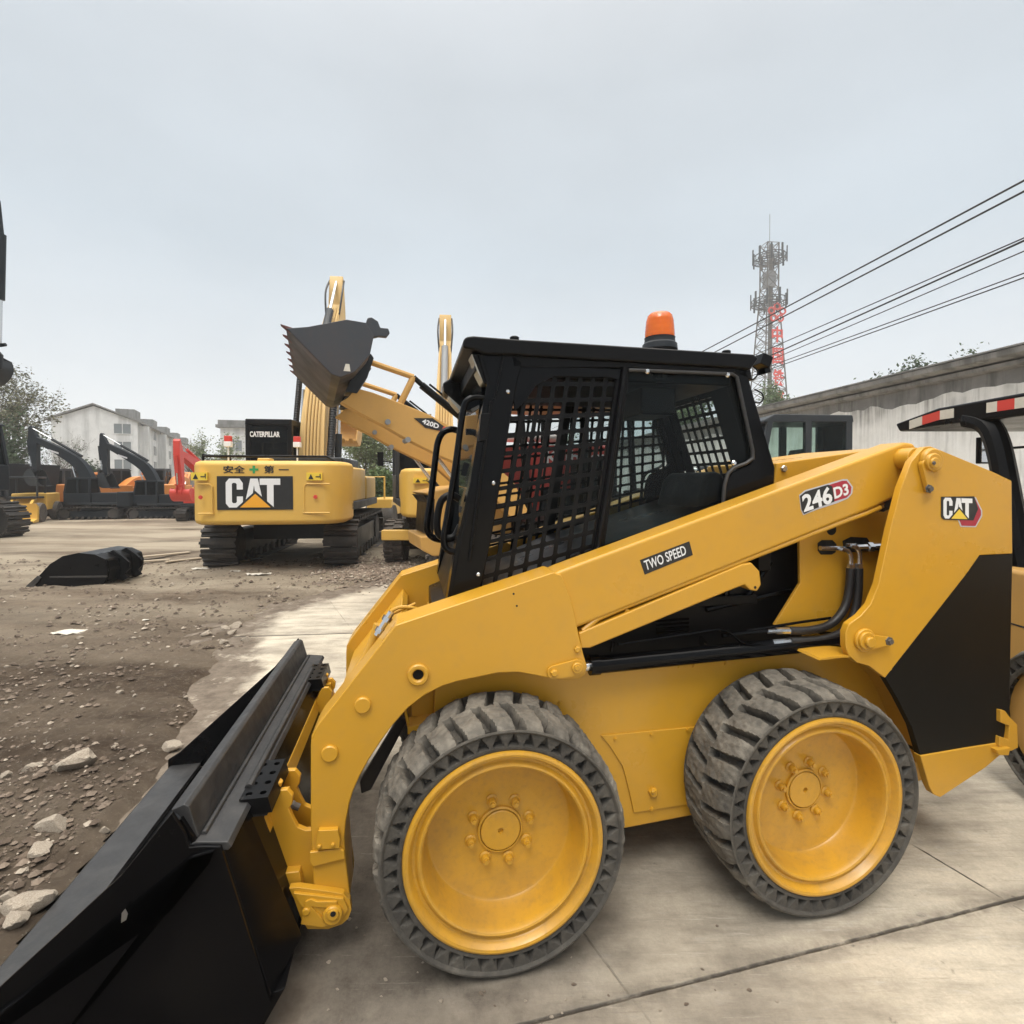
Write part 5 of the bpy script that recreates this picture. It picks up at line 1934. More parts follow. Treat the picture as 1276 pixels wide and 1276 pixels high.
# hood, grille, bumper, cab, wheels
gx = FB.pl(529, 640, .72).x
mb = MB().prism([(gx - .02, 1.47), (gx + .35, 1.54), (gx + 1.1, 1.60), (gx + 1.1, .95), (gx + .1, .95), (gx + .12, 1.40)], 'y', .72, 1.52)
mb.build('hood', M['yellow_back'], BH, .03)
mb = MB().prism([(gx - .01, 1.44), (gx + .16, 1.42), (gx + .18, .97), (gx + .04, .97), (gx + .06, 1.35)], 'y', .735, 1.505)
mb.build('grille', M['black_satin'], BH, .01)
mb = MB().prism([(gx - .06, .96), (gx + .8, .96), (gx + .8, .72), (gx + .1, .72), (gx - .04, .80)], 'y', .70, 1.54)
mb.build('bumper', M['yellow_back'], BH, .02)
mb = MB().prism([(gx + .2, .75), (gx + 4.6, .75), (gx + 4.6, .95), (gx + .2, .95)], 'y', .85, 1.4)
mb.build('frame', M['dark_grey'], BH, .01)
for (x_, r_, w_) in ((gx + .75, .47, .30), (gx + 2.95, .74, .46)):
    for t_ in (.28, 1.66):
        mb = MB().lathe([(r_ * .5, -w_ / 2), (r_ * .86, -w_ / 2 - .02), (r_ * .96, -w_ * .42), (r_, -w_ * .3), (r_, w_ * .3), (r_ * .96, w_ * .42), (r_ * .86, w_ / 2 + .02), (r_ * .5, w_ / 2)], (x_, t_ + w_ / 2, r_), (0, 1, 0), 40)
        for i in range(22):
            a = 2 * PI * i / 22
            for s2 in (-1, 1):
                a2 = a + (PI / 22 if s2 > 0 else 0)
                mb.box((x_ + (r_ + .005) * math.cos(a2), t_ + w_ / 2 + s2 * w_ * .22, r_ + (r_ + .005) * math.sin(a2)), (.05, w_ * .42, .05), Matrix.Rotation(-a2, 3, 'Y'))
        wo = mb.build('wheel', M['rubber_far'], BH, 0)
        mb = MB().lathe([(r_ * .52, -w_ * .4), (r_ * .48, -w_ * .46), (r_ * .44, -w_ * .30), (r_ * .2, -w_ * .2), (1e-6, -w_ * .2)], (x_, t_ + w_ / 2, r_), (0, 1, 0), 32)
        mb.build('rim', M['yellow_back'], wo, 0)
cx = gx + 1.15
mb = MB()
for t_ in (.48, 1.74):
    for (xa, xb_) in ((cx + .1, cx - .05), (cx + .85, cx + .85), (cx + 1.6, cx + 1.5)):
        mb.tube([(xa, t_, 1.0), (xb_, t_, 2.6)], .045, 8)
pst = mb
mb = MB().bb(cx, cx + 1.6, .44, 1.78, .80, 1.12)
cbo = mb.build('cab', M['black_satin'], BH, .01)
pst.build_each('cab_post', M['black_satin'], cbo, 0)
mb = MB().bb(cx - .15, cx + 1.65, .42, 1.80, 2.58, 2.70)
mb.build('cab_roof', M['yellow_back'], cbo, .03)
mb = MB()
for t_ in (.485, 1.735):
    mb.bb(cx + .05, cx + 1.5, t_, t_ + .008, 1.12, 2.58)
mb.build_each('side_window', M['glass_clear'], cbo, 0)
mb = MB().bb(cx + 1.1, cx + 1.55, .80, 1.4, 1.3, 1.9)
mb.build('seat', M['seat'], cbo, .05)
mb = MB().prism([(gx + 3.9, .6), (gx + 4.2, .7), (gx + 4.45, 1.2), (gx + 4.6, 1.6), (gx + 4.4, 1.65), (gx + 4.1, 1.2)], 'y', 1.0, 1.3)
mb.build('backhoe_boom', M['yellow_back'], BH, .02)
mb = MB().prism([(gx + 4.6, 1.6), (gx + 4.4, 1.65), (gx + 4.5, .7), (gx + 4.62, .5)], 'y', 1.02, 1.28)
mb.build('backhoe_stick', M['yellow_back'], BH, .02)

# ---- red harvester seen through the cage
RH = thing('crawler_harvester', 'red crawler harvester with white lettering seen through the loader cage', 'harvester', (.50, 7.6, 0), R(0))
mb = MB()
mb.bb(-.75, .95, 0, 2.0, .95, 2.14)
mb.build('grain_tank', M['red'], RH, .05)
lettering(MB(), 'Kubota', (-.0, -.006, 1.86), X, Z, .92, .20, .006, .02).build('lettering', M['white'], RH, 0, 0)
mb = MB().bb(-.08, .92, -.012, .0, .98, 1.50)
mb.build('rear_panel', M['dark_grey'], RH, .01)
for (x0_, x1_, z0_, z1_) in ((-.02, .28, 1.12, 1.46), (.5, .62, 1.25, 1.46), (.74, .86, 1.25, 1.46)):
    MB().bb(x0_, x1_, -.022, -.010, z0_, z1_).build('window', M['glass_teal'], RH, .01)
mb = MB().bb(-1.2, -.78, .05, 1.6, 1.0, 1.95)
mb.bb(-1.05, -.80, -.02, .1, .8, 1.4)
mb.build('side_cover', M['red'], RH, .04)
for s_ in (-.75, .65):
    mb = MB().prism([(-.1, .12), (.1, 0), (2.2, 0), (2.4, .2), (2.3, .42), (0, .42)], 'x', s_ - .2, s_ + .2)
    mb.build('track', M['track'], RH, .03)
MB().bb(-.7, .7, .1, 2.2, .42, .95).build('frame', M['dark_grey'], RH, .02)
MB().cyl((-1.3, .2, 2.26), (.3, .3, 2.26), .06, 16).build('unloading_pipe', M['white'], RH, 0)
mb = MB().tube([(-.2, .25, 2.0), (-.2, .25, 2.27)], .05, 10)
mb.tube([(.25, .3, 2.0), (.25, .3, 2.27)], .05, 10)
mb.build_each('pipe_support', M['dark_grey'], RH, 0)

# ---- compact machine with canopy at the right edge
RL = thing('canopy_loader', 'yellow compact loader with black canopy and red and white tape at the right edge', 'loader', (2.64, 0, 0), 0)
mb = MB().bb(.0, 1.40, .7, 2.80, .56, 1.14)
b1_ = mb.build('body', M['orange'] if False else M['yellow_back'], RL, .03)
MB().bb(-.002, 1.402, .69, 2.802, .845, .853).build('body_seam', M['dark_grey'], RL, 0)
mb = MB().prism([(.6, 2.00), (.62, 2.09), (3.30, 2.07), (3.66, 2.01), (3.62, 1.95), (3.3, 1.955), (.7, 1.93)], 'x', .08, 1.38)
cano = mb.build('canopy', M['black_satin'], RL, .015)
for (ya, yb_, mt) in ((3.52, 3.41, 'white'), (3.41, 3.27, 'vinyl_red'), (3.27, 3.17, 'white'), (2.95, 2.885, 'white'), (2.885, 2.785, 'vinyl_red'), (2.785, 2.70, 'white')):
    f_ = lambda y: 2.055 - max(0, (y - 3.30)) * .16
    mb = MB().loft([(.076, ya, f_(ya) - .062), (.076, yb_, f_(yb_) - .062), (.076, yb_, f_(yb_) - .005), (.076, ya, f_(ya) - .005)], [(.08, ya, f_(ya) - .062), (.08, yb_, f_(yb_) - .062), (.08, yb_, f_(yb_) - .005), (.08, ya, f_(ya) - .005)])
    mb.build('tape', M['red'] if mt == 'vinyl_red' else M['paper'], cano, 0)
for x_ in (.13, 1.28):
    pts = spline([(x_, 3.12, 1.975), (x_, 3.0, 1.93), (x_, 2.93, 1.80), (x_, 2.86, 1.5), (x_, 2.78, 1.14), (x_, 2.72, 1.0)], 4)
    mb = MB().tube(pts, .058, 10)
    mb.build('canopy_post', M['black_satin'], RL, 0)
    mb = MB().tube([(x_, .75, 1.97), (x_, .8, 1.1)], .05, 10)
    mb.build('canopy_post', M['black_satin'], RL, 0)
for (x_, y_) in ((.03, 2.35), (1.37, 2.35), (.03, 1.05), (1.37, 1.05)):
    wo = bpy.data.objects.new('wheel', TYRE)
    COL.objects.link(wo)
    wo.parent = RL
    wo.location = (x_ - .10 if x_ < 1 else x_ + .10, y_, .414)
    wo.rotation_euler = (0, .3, -PI / 2 if x_ < 1 else PI / 2)
    wo.scale = (.98, 1.0, .98)
mb = MB().lathe([(.32, .04), (.30, .05), (.27, .12), (1e-6, .13)], (-.07, 2.35, .414), (1, 0, 0), 32)
mb.build('rim', M['yellow_back'], RL, 0)
mb = MB().tube([(.13, 3.0, 1.90), (.30, 3.25, 1.92), (.44, 3.3, 1.88)], .009, 6)
mb.bb(.365, .52, 3.31, 3.335, 1.715, 1.885)
mr = mb.build('mirror', M['black_satin'], RL, .006)
MB().bb(.375, .51, 3.300, 3.311, 1.725, 1.875).build('mirror_glass', M['chrome'], mr, 0)
mb = MB().tube([(.13, 2.95, 1.75), (.35, 3.2, 1.80), (.62, 3.22, 1.82)], .009, 6)
mb.bb(.58, .78, 3.2, 3.225, 1.70, 1.84)
mb.build('mirror', M['black_satin'], RL, .006)

# ---- loose excavator bucket lying in the yard
p = gr(92, 733)
LBk = thing('excavator_bucket', 'black excavator bucket lying on its side on the dusty ground', 'bucket', (p.x, p.y, .0), R(4))
FL_ = Frame((p.x, p.y, 0), R(4))
sd_ = [(q.x, q.z) for q in (FL_.pl(x, y, 0) for (x, y) in [(33, 732), (48, 718), (62, 703), (78, 693), (98, 689), (118, 691), (131, 697), (134, 708), (132, 722), (126, 730), (60, 732)])]
sd_ = [(x_, max(z_, .005)) for (x_, z_) in sd_]
mb = MB().prism(sd_, 'y', 0, .03)
mb.prism(sd_, 'y', .82, .85)
for i in range(1, len(sd_) - 3):
    (x0_, z0_), (x1_, z1_) = sd_[i], sd_[i + 1]
    mb.loft([(x0_, .03, z0_), (x1_, .03, z1_), (x1_ + .0, .03, z1_ - .03), (x0_ + .02, .03, z0_ - .03)], [(x0_, .82, z0_), (x1_, .82, z1_), (x1_ + .0, .82, z1_ - .03), (x0_ + .02, .82, z0_ - .03)])
mb.build('bucket_shell', M['black_satin'], LBk, .008)
mb = MB().prism([(sd_[0][0] - .03, .01), (sd_[1][0], sd_[1][1] + .01), (sd_[1][0] + .05, sd_[1][1] - .02), (sd_[0][0] + .1, .012)], 'y', -.02, .0)
mb.bb(sd_[2][0], sd_[7][0], -.012, .0, .16, .185)
mb.build('wear_strip', M['track'], LBk, .003)
mb = MB()
for t_ in (.25, .55):
    ear_ = [(q.x, q.z) for q in (FL_.pl(x, y, 0) for (x, y) in [(118, 692), (126, 688), (138, 696), (147, 704), (147, 712), (141, 718), (146, 724), (138, 728), (128, 724)])]
    mb.prism(ear_, 'y', t_, t_ + .05)
mb.build_each('bucket_ear', M['black_satin'], LBk, .008)
mb = MB()
for i in range(4):
    t_ = .08 + i * .2
    mb.prism([(sd_[0][0] + .08, .01), (sd_[0][0] + .07, .07), (sd_[0][0] - .10, .015)], 'y', t_, t_ + .08)
mb.build_each('bucket_tooth', M['track'], LBk, .004)

# ---- small yellow machine and dark tipper at the far left
p = at(38, 600, 20.5)
YL = thing('wheel_loader', 'small yellow wheel loader beside the dark tipper at the far left', 'wheel loader', (p.x, p.y, 0), R(205))
YL.scale = (.78, .78, .78)
MB().bb(-.7, .7, -1.6, .2, .6, 1.45).build('body', M['yellow_cat'], YL, .05)
mb = MB().bb(-.6, .6, -.1, 1.0, 1.2, 1.3).bb(-.62, .62, -.1, 1.0, 2.2, 2.3)
for x_ in (-.56, .56):
    for y_ in (-.05, .95):
        mb.bb(x_ - .04, x_ + .04, y_ - .04, y_ + .04, 1.3, 2.2)
mb.build('cab', M['dark_grey'], YL, .02)
for x_ in (-.7, .7):
    for y_ in (-1.0, 1.2):
        wo = MB().lathe([(.2, -.15), (.46, -.17), (.5, -.1), (.5, .1), (.46, .17), (.2, .15)], (x_, y_, .5), (1, 0, 0), 28).build('wheel', M['rubber_far'], YL, 0)
        MB().cyl((x_ - .13, y_, .5), (x_ + .13, y_, .5), .24, 20).build('rim', M['yellow_cat'], wo, 0)
mb = MB()
for x_ in (-.4, .4):
    mb.prism([(.6, 1.2), (.8, 1.25), (2.0, .5), (1.85, .35)], 'x', x_ - .06, x_ + .06)
mb.build_each('lift_arm', M['yellow_cat'], YL, .01)
MB().prism([(1.85, .15), (1.8, .8), (2.1, 1.0), (2.0, .7), (2.05, .25), (2.7, .12), (2.7, .08), (1.9, .08)], 'x', -.9, .9).build('bucket', M['yellow_cat'], YL, .01)
p = at(2, 600, 22.5)
TP = thing('tipper_truck', 'dark tipper truck body standing at the far left under the tree', 'truck', (p.x - .6, p.y, 0), R(90))
mb = MB().loft([(-1.15, -2.0, 1.0), (1.15, -2.0, 1.0), (1.15, 2.0, 1.0), (-1.15, 2.0, 1.0)], [(-1.25, -2.1, 2.35), (1.25, -2.1, 2.35), (1.25, 2.05, 2.35), (-1.25, 2.05, 2.35)])
for i in range(7):
    y_ = -1.8 + i * .6
    mb.bb(-1.29, 1.29, y_ - .05, y_ + .05, 1.0, 2.36)
mb.build('tipper_body', M['navy'], TP, .02)
MB().bb(-.5, .5, -2.2, 3.6, .6, .95).build('frame', M['dark_grey'], TP, .02)
MB().bb(-1.1, 1.1, 2.2, 3.8, .7, 2.3).build('cab', M['dark_grey'], TP, .1)
for x_ in (-.9, .9):
    for y_ in (-1.5, -.3, 3.0):
        MB().lathe([(.25, -.14), (.46, -.16), (.5, -.1), (.5, .1), (.46, .16), (.25, .14)], (x_, y_, .5), (1, 0, 0), 28).build('wheel', M['rubber_far'], TP, 0)
p = at(480, 600, 17)
YD = thing('road_roller', 'small yellow machine standing left of the wheeled excavator by the trees', 'roller', (p.x, p.y, 0), R(0))
MB().bb(-.45, .35, -.6, 1.4, .5, 1.05).build('body', M['yellow_cat'], YD, .04)
mb = MB().tube([(-.40, -.5, 1.0), (-.40, -.5, 1.75), (.1, -.5, 1.75), (.1, -.5, 1.0)], .03, 8)
mb.build('guard_rail', M['yellow_cat'], YD, 0)
for y_ in (-.35, 1.2):
    MB().lathe([(.3, -.42), (.42, -.44), (.42, .44), (.3, .42)], (-.05, y_, .42), (1, 0, 0), 32).build('roller_drum', M['track'], YD, 0)

# ------------------------------------------------------------------ walls, warehouse, house
def wall_mat(name, c1, c2, stain, sscale=1.0, streak=.7, wlo=.48, whi=.62):
    m, nt, b = new_mat(name)
    v = coord(nt)
    c = mixc(nt, noise_fac(nt, v, 1.3, 8, .35, .65, .6), c1, c2)
    vs2 = coord(nt, (1.6 * sscale, 1.6 * sscale, .16 * sscale))
    c = mixc(nt, mth(nt, 'MULTIPLY', noise_fac(nt, vs2, 2.2, 8, wlo, whi, .65), streak), c, stain)
    nt.links.new(c, b.inputs['Base Color'])
    b.inputs['Roughness'].default_value = .9
    n = nd(nt, 'ShaderNodeTexNoise', Scale=7, Detail=9, Roughness=.7)
    nt.links.new(v, n.inputs['Vector'])
    bump(nt, b, n.outputs['Fac'], .5, .03)
    return m


M['wall_white'] = wall_mat('stained_whitewash', (.86, .85, .83), (.74, .73, .70), (.20, .19, .175), .9, .45, .56, .72)
M['wall_grey'] = wall_mat('weathered_cement', (.25, .245, .235), (.17, .165, .16), (.08, .078, .075), .8, .7)
M['pane'] = plain('dull_window_pane', (.16, .18, .19), .2)
M['wall_house'] = wall_mat('pale_render', (.64, .65, .65), (.56, .57, .57), (.30, .31, .31), .3, .5)
M['roof_grey'] = wall_mat('grey_roof_sheet', (.22, .22, .215), (.16, .16, .155), (.10, .10, .095), .5, .6)
m = M['wall_white']
nt = m.node_tree
b = [n for n in nt.nodes if n.type == 'BSDF_PRINCIPLED'][0]
old = b.inputs['Base Color'].links[0].from_socket
v = coord(nt)
sz_ = nd(nt, 'ShaderNodeSeparateXYZ')
nt.links.new(v, sz_.inputs[0])
top_ = nd(nt, 'ShaderNodeMapRange')
top_.inputs['From Min'].default_value, top_.inputs['From Max'].default_value = 1.6, 4.1
nt.links.new(sz_.outputs[2], top_.inputs[0])
drip = noise_fac(nt, coord(nt, (3.2, 3.2, .14)), 1.3, 7, .40, .62, .7)
patch = noise_fac(nt, v, .55, 4, .42, .6)
k_ = mth(nt, 'MULTIPLY', mth(nt, 'MULTIPLY', drip, mth(nt, 'POWER', top_.outputs[0], 1.3)), mth(nt, 'ADD', mth(nt, 'MULTIPLY', patch, .75), .2), True)
nt.links.new(mixc(nt, k_, old, (.10, .095, .088)), b.inputs['Base Color'])
# warehouse: local x along the wall (away), local y outwards to the right
A = Vector((11.55, 7.0, 0))
dw = Vector((-.118, .993, 0)).normalized()
wyaw = math.atan2(dw.y, dw.x)
WH = thing('warehouse', 'long white stained warehouse wall with dark cement eaves on the right', 'warehouse', A, wyaw)
WH.scale = (1, 1, .95)
Lw, hz = 34.0, 4.55
# whitewash with a ragged top edge under a grey cement band
mb = MB().bb(-6, Lw, -8, 0, 0, hz)
mb.build('wall', M['wall_grey'], WH, 0)
top = []
for i in range(161):
    x_ = -6 + (Lw + 6) * i / 160
    zz = 3.98 + .14 * noise.noise(Vector((x_ * 1.3, 2, 0))) + .10 * noise.noise(Vector((x_ * 5, 7, 0))) - .55 * max(0, noise.noise(Vector((x_ * .7, 1.5, 3)))) ** .8
    top.append((x_, zz))
mb = MB()
n0 = 0
mb.v = [(x_, .0, 0.0) for (x_, z_) in top] + [(x_, .012, 0.0) for (x_, z_) in top] + [(x_, .012, z_) for (x_, z_) in top] + [(x_, .0, z_) for (x_, z_) in top]
N = len(top)
for i in range(N - 1):
    mb.f += [(N + i, N + i + 1, 2 * N + i + 1, 2 * N + i), (2 * N + i, 2 * N + i + 1, 3 * N + i + 1, 3 * N + i)]
mb.build('whitewash', M['wall_white'], WH, 0, 0)
mb = MB().prism([(.0, 4.30), (.20, 4.34), (.22, 4.44), (.10, 4.46), (.0, 4.46)], 'x', -6.05, Lw + .05)
mb.prism([(.0, 4.47), (.30, 4.50), (.46, 4.54), (.48, 4.68), (.0, 4.72)], 'x', -6.1, Lw + .1)
mb.build('eaves', M['wall_grey'], WH, .012)
mb = MB().prism([(.50, 4.69), (.50, 4.73), (-4.0, 5.6), (-8.4, 4.7), (-8.4, 4.66), (-4, 5.55)], 'x', -6.2, Lw + .2)
mb.build('roof', M['roof_grey'], WH, 0)
for x_ in (15.2,):
    MB().bb(x_ - .2, x_ + .2, .012, .3, 0, 3.4).build('buttress', M['wall_grey'], WH, .01)

# far boundary wall on the left
BWL = thing('boundary_wall', 'low grey cement wall behind the parked excavators on the left', 'wall', (-38, 33, 0), R(3))
MB().bb(0, 40, 0, .25, 0, 1.75).build('wall_panel', M['wall_grey'], BWL, .01)
MB().bb(-.05, 40.05, -.06, .31, 1.752, 1.85).build('coping', M['wall_grey'], BWL, .01)

# white apartment house, gable towards us, long facade going away
f_ = Vector((-.43, .9, 0)).normalized()
Bc = Vector((-41.4, 56.9, 0))
HS = thing('apartment_house', 'pale white four storey house with a gable end and a long receding facade', 'house', Bc, math.atan2(f_.y, f_.x))
# local x along the facade (away), local y to the left along the gable
GW, HL, eh_ = 7.4, 55.0, 8.2
mb = MB().bb(0, HL, 0, GW, 0, eh_)
mb.prism([(0, eh_), (GW, eh_), (GW * .52, 9.7)], 'x', 0, HL)
mb.build('wall', M['wall_house'], HS, 0)
mb = MB().loft([(-.3, -.5, eh_ - .2), (-.3, GW * .52, 9.85), (-.3, GW * .52, 10.0), (-.3, -.5, eh_ - .02)], [(HL, -.5, eh_ - .2), (HL, GW * .52, 9.85), (HL, GW * .52, 10.0), (HL, -.5, eh_ - .02)])
mb.loft([(-.3, GW + .5, eh_ - .2), (-.3, GW * .52, 9.85), (-.3, GW * .52, 10.0), (-.3, GW + .5, eh_ - .02)], [(HL, GW + .5, eh_ - .2), (HL, GW * .52, 9.85), (HL, GW * .52, 10.0), (HL, GW + .5, eh_ - .02)])
rf = mb.build('roof', M['roof_grey'], HS, 0)
for k in range(5):
    mb = MB().bb(3 + k * 10.5, 6 + k * 10.5, .8, 2.6, 8.8, 9.9)
    mb.build('dormer', M['roof_grey'], rf, .02)


def window(par, c, w, h, ax):
    """casement set in a wall; ax 'x' faces -x, ax 'y' faces -y"""
    mk = (lambda d, a, z: (c[0] + d, c[1] + a, c[2] + z)) if ax == 'x' else (lambda d, a, z: (c[0] + a, c[1] + d, c[2] + z))
    mb = MB()
    for (a0_, a1_, z0_, z1_) in ((-w / 2 - .08, -w / 2, -.08, h + .08), (w / 2, w / 2 + .08, -.08, h + .08), (-w / 2, w / 2, -.08, 0), (-w / 2, w / 2, h, h + .08), (-.04, .04, 0, h)):
        p0, p1 = mk(-.06, a0_, z0_), mk(-.002, a1_, z1_)
        mb.bb(min(p0[0], p1[0]), max(p0[0], p1[0]), min(p0[1], p1[1]), max(p0[1], p1[1]), min(p0[2], p1[2]), max(p0[2], p1[2]))
    w_ = mb.build('window', M['wall_house'], par, 0)
    p0, p1 = mk(-.02, -w / 2, 0), mk(-.004, w / 2, h)
    MB().bb(min(p0[0], p1[0]), max(p0[0], p1[0]), min(p0[1], p1[1]), max(p0[1], p1[1]), p0[2], p1[2]).build('pane', M['pane'], w_, 0, 0)


for k in range(4):
    window(HS, (0, 1.35, 1.0 + k * 1.95), 1.5, 1.05, 'x')
for b_i in range(9):
    for k in range(4):
        window(HS, (4 + b_i * 5.6, 0, 1.0 + k * 1.95), 1.7, 1.15, 'y')
for k in range(5):
    mb = MB().bb(.8 + k * 11.0, 1.3 + k * 11.0, -.9, 0, 0, eh_ - .4)
    mb.build('pilaster', M['wall_house'], HS, 0)
    mb = MB().cyl((2 + k * 11, -.12, 0), (2 + k * 11, -.12, eh_), .07, 8)
    mb.build('drainpipe', M['grey'], HS, 0)
# grey building behind the excavator cab
p = at(325, 600, 62)
FBd = thing('grey_building', 'grey flat roofed building behind the cab of the big excavator', 'building', (p.x, p.y, 0), R(12))
MB().bb(-4.4, 4.4, 0, 8, 0, 8.0).build('wall', M['wall_house'], FBd, 0)
mb = MB().bb(-4.8, 4.8, -.4, 8.4, 8.0, 8.35).bb(-4.6, 4.6, -.2, 8.2, 8.351, 8.9)
mb.build('roof', M['roof_grey'], FBd, 0)
for i in range(3):
    window(FBd, (-2.8 + 2.8 * i, 0, 5.2), 1.5, 1.3, 'y')

# ------------------------------------------------------------------ trees
def leaf_mat(name, c1, c2, c3):
    m, nt, b = new_mat(name)
    v = coord(nt)
    c = mixc(nt, noise_fac(nt, v, .9, 4, .35, .65), c1, c2)
    c = mixc(nt, noise_fac(nt, v, 9, 3, .5, .75), c, c3)
    nt.links.new(c, b.inputs['Base Color'])
    b.inputs['Roughness'].default_value = .6
    b.inputs['Specular IOR Level'].default_value = .3
    return m


M['leaf'] = leaf_mat('green_leaf', (.055, .095, .03), (.10, .15, .05), (.14, .17, .07))
M['leaf_pale'] = leaf_mat('pale_leaf', (.12, .16, .07), (.20, .24, .12), (.30, .31, .2))
M['leaf_dark'] = leaf_mat('dark_leaf', (.035, .06, .028), (.06, .09, .04), (.09, .12, .06))
M['leaf_brown'] = leaf_mat('brownish_leaf', (.10, .11, .06), (.15, .15, .09), (.20, .17, .11))
M['bark'] = paint('grey_bark', (.09, .075, .06), .9, (.16, .14, .12), .5, 0, 4)


def tree(name, label, base, h, r, trunk_r, leaves, size, mat, seed, group=None, low=.35, levels=4, cat='tree', flat=1.0, lean=0.0, spread=.62):
    rnd = random.Random(seed)
    root = thing(name, label, cat, base, 0, group)
    mb = MB()
    tips = []

    def grow(p, d, L, rad, lv):
        pts = [p]
        q_, dd = p.copy(), d.copy()
        for i in range(3):
            dd = (dd + Vector((rnd.uniform(-.22, .22), rnd.uniform(-.22, .22), rnd.uniform(-.05, .16)))).normalized()
            q_ = q_ + dd * L / 3
            pts.append(q_.copy())
        rr = [max(.004, rad * (1 - .14 * i)) for i in range(4)]
        mb.tube(pts, rr, 7 if lv > 2 else 4, lv > 2)
        if lv <= 2:
            tips.extend(pts[1:])
        if lv == 0:
            return
        for i in range(rnd.choice((3, 3, 4)) if lv < levels else 5):
            a = rnd.uniform(0, 2 * PI)
            sp = rnd.uniform(spread * .55, spread * 1.25)
            o_ = dd.orthogonal().normalized()
            o_.rotate(Matrix.Rotation(a, 3, dd))
            nd_ = (dd * math.cos(sp) + o_ * math.sin(sp)).normalized()
            nd_.z *= flat
            st_ = pts[rnd.choice((1, 2, 3, 3))] if lv < levels else pts[rnd.choice((2, 3, 3))]
            grow(st_, nd_.normalized(), L * rnd.uniform(.6, .85), rad * .52, lv - 1)
    grow(Vector((0, 0, 0)), Vector((lean, 0, 1)).normalized(), h * low, trunk_r, levels)
    zmax = max(p.z for p in tips)
    rmax = max(math.hypot(p.x, p.y) for p in tips)
    kx, kz = r / rmax, h / zmax
    fn_ = lambda p: (p[0] * kx, p[1] * kx, p[2] * kz)
    mb.mapped(fn_).build('trunk', M['bark'], root, 0)
    if leaves:
        lm = MB()
        for i in range(leaves):
            c = Vector(fn_(rnd.choice(tips)))
            c += Vector((rnd.gauss(0, 1), rnd.gauss(0, 1), rnd.gauss(0, .8))) * size * 2.6
            if c.z < .1:
                continue
            u = Vector((rnd.uniform(-1, 1), rnd.uniform(-1, 1), rnd.uniform(-.6, .6))).normalized()
            w = u.orthogonal().normalized()
            w.rotate(Matrix.Rotation(rnd.uniform(0, 6.28), 3, u))
            s_ = size * rnd.uniform(.6, 1.4)
            lm.add([c - u * s_, c + w * s_ * .5, c + u * s_, c - w * s_ * .5], [(0, 1, 2, 3)])
        lm.build('crown', mat, root, 0, 0, fix=False)
    return root


tree('leafy_tree', 'green tree with open crown at the left edge in front of the house', (at(15, 600, 30).x, 30, 0), 8.3, 3.6, .17, 5200, .075, M['leaf_brown'], 3, levels=5, spread=.7)
tree('leafy_tree', 'darker drooping tree at the far left behind the tipper', (at(-8, 600, 27).x, 27, 0), 5.6, 2.4, .14, 5200, .085, M['leaf_dark'], 5)
tree('bare_tree', 'leafless thin tree in front of the long house facade', (at(238, 600, 40).x, 40, 0), 5.2, 2.6, .08, 0, .1, M['leaf'], 8, levels=5, spread=.5)
tree('leafy_tree', 'sparse pale tree standing left behind the big excavator cab', (at(276, 600, 38).x, 38, 0), 5.4, 2.0, .10, 2600, .08, M['leaf_pale'], 12)
tree('bare_tree', 'small bare tree growing by the house corner at left', (at(80, 600, 36).x, 36, 0), 5.2, 2.4, .08, 300, .07, M['leaf_dark'], 21, levels=5, spread=.55)
tree('bushy_shrub', 'round dark bush before the house gable behind the left dark excavator', (at(103, 600, 34).x, 34, 0), 2.9, 1.4, .06, 2500, .09, M['leaf_dark'], 14, cat='shrub', low=.25)
tree('leafy_tree', 'pale green tree with see-through crown right of the big excavator', (at(462, 600, 24).x, 24, 0), 4.5, 2.1, .12, 9000, .06, M['leaf_pale'], 31, levels=5, spread=.75)
tree('bushy_shrub', 'dense green bush under the pale tree near the wheeled excavator', (at(476, 600, 21).x, 21, 0), 2.0, 1.2, .06, 4200, .07, M['leaf'], 33, cat='shrub', low=.25)
tree('leafy_tree', 'green tree behind the red harvester seen through the cage', (at(700, 600, 32).x, 32, 0), 4.4, 3.0, .12, 5000, .10, M['leaf'], 40)
tree('leafy_tree', 'green tree seen through the rear window of the loader cab', (at(860, 600, 31).x, 31, 0), 7.6, 2.6, .14, 6500, .10, M['leaf'], 45)
tree('leafy_tree', 'green treetop at the foot of the telecom tower', (at(955, 600, 48).x, 48, 0), 10.6, 2.6, .16, 6000, .13, M['leaf'], 48, low=.5)
for i, (px, hh_, rr_, sd2, lab) in enumerate(((1096, 6.3, .8, 51, 'leftmost dark treetop showing above the warehouse roof'), (1121, 6.7, .8, 52, 'second dark treetop from the left above the warehouse roof'),
                                              (1147, 7.0, .8, 53, 'third dark treetop from the left above the warehouse roof'), (1174, 7.3, .8, 54, 'rightmost dark treetop showing above the warehouse roof'))):
    pp = at(px, 600, 28)
    tree('leafy_tree', lab, (pp.x, pp.y, 0), hh_ + 1.25, rr_ + .85, .12, 8000, .10, M['leaf_dark'], sd2, 'treetops above the warehouse roof', low=.5)

# ------------------------------------------------------------------ telecom tower and cables
p = at(956, 600, 95)
TW_ = thing('telecom_tower', 'tall lattice telecom tower with antenna platforms and red sign characters', 'tower', (p.x, p.y, 0), R(8))
TH = 45.0
mb = MB()
hw = lambda z: 3.2 - 2.1 * min(1, z / 36)


def leg_at(z, i):
    s_ = ((-1, -1), (1, -1), (1, 1), (-1, 1))[i]
    return Vector((s_[0] * hw(z), s_[1] * hw(z), z))


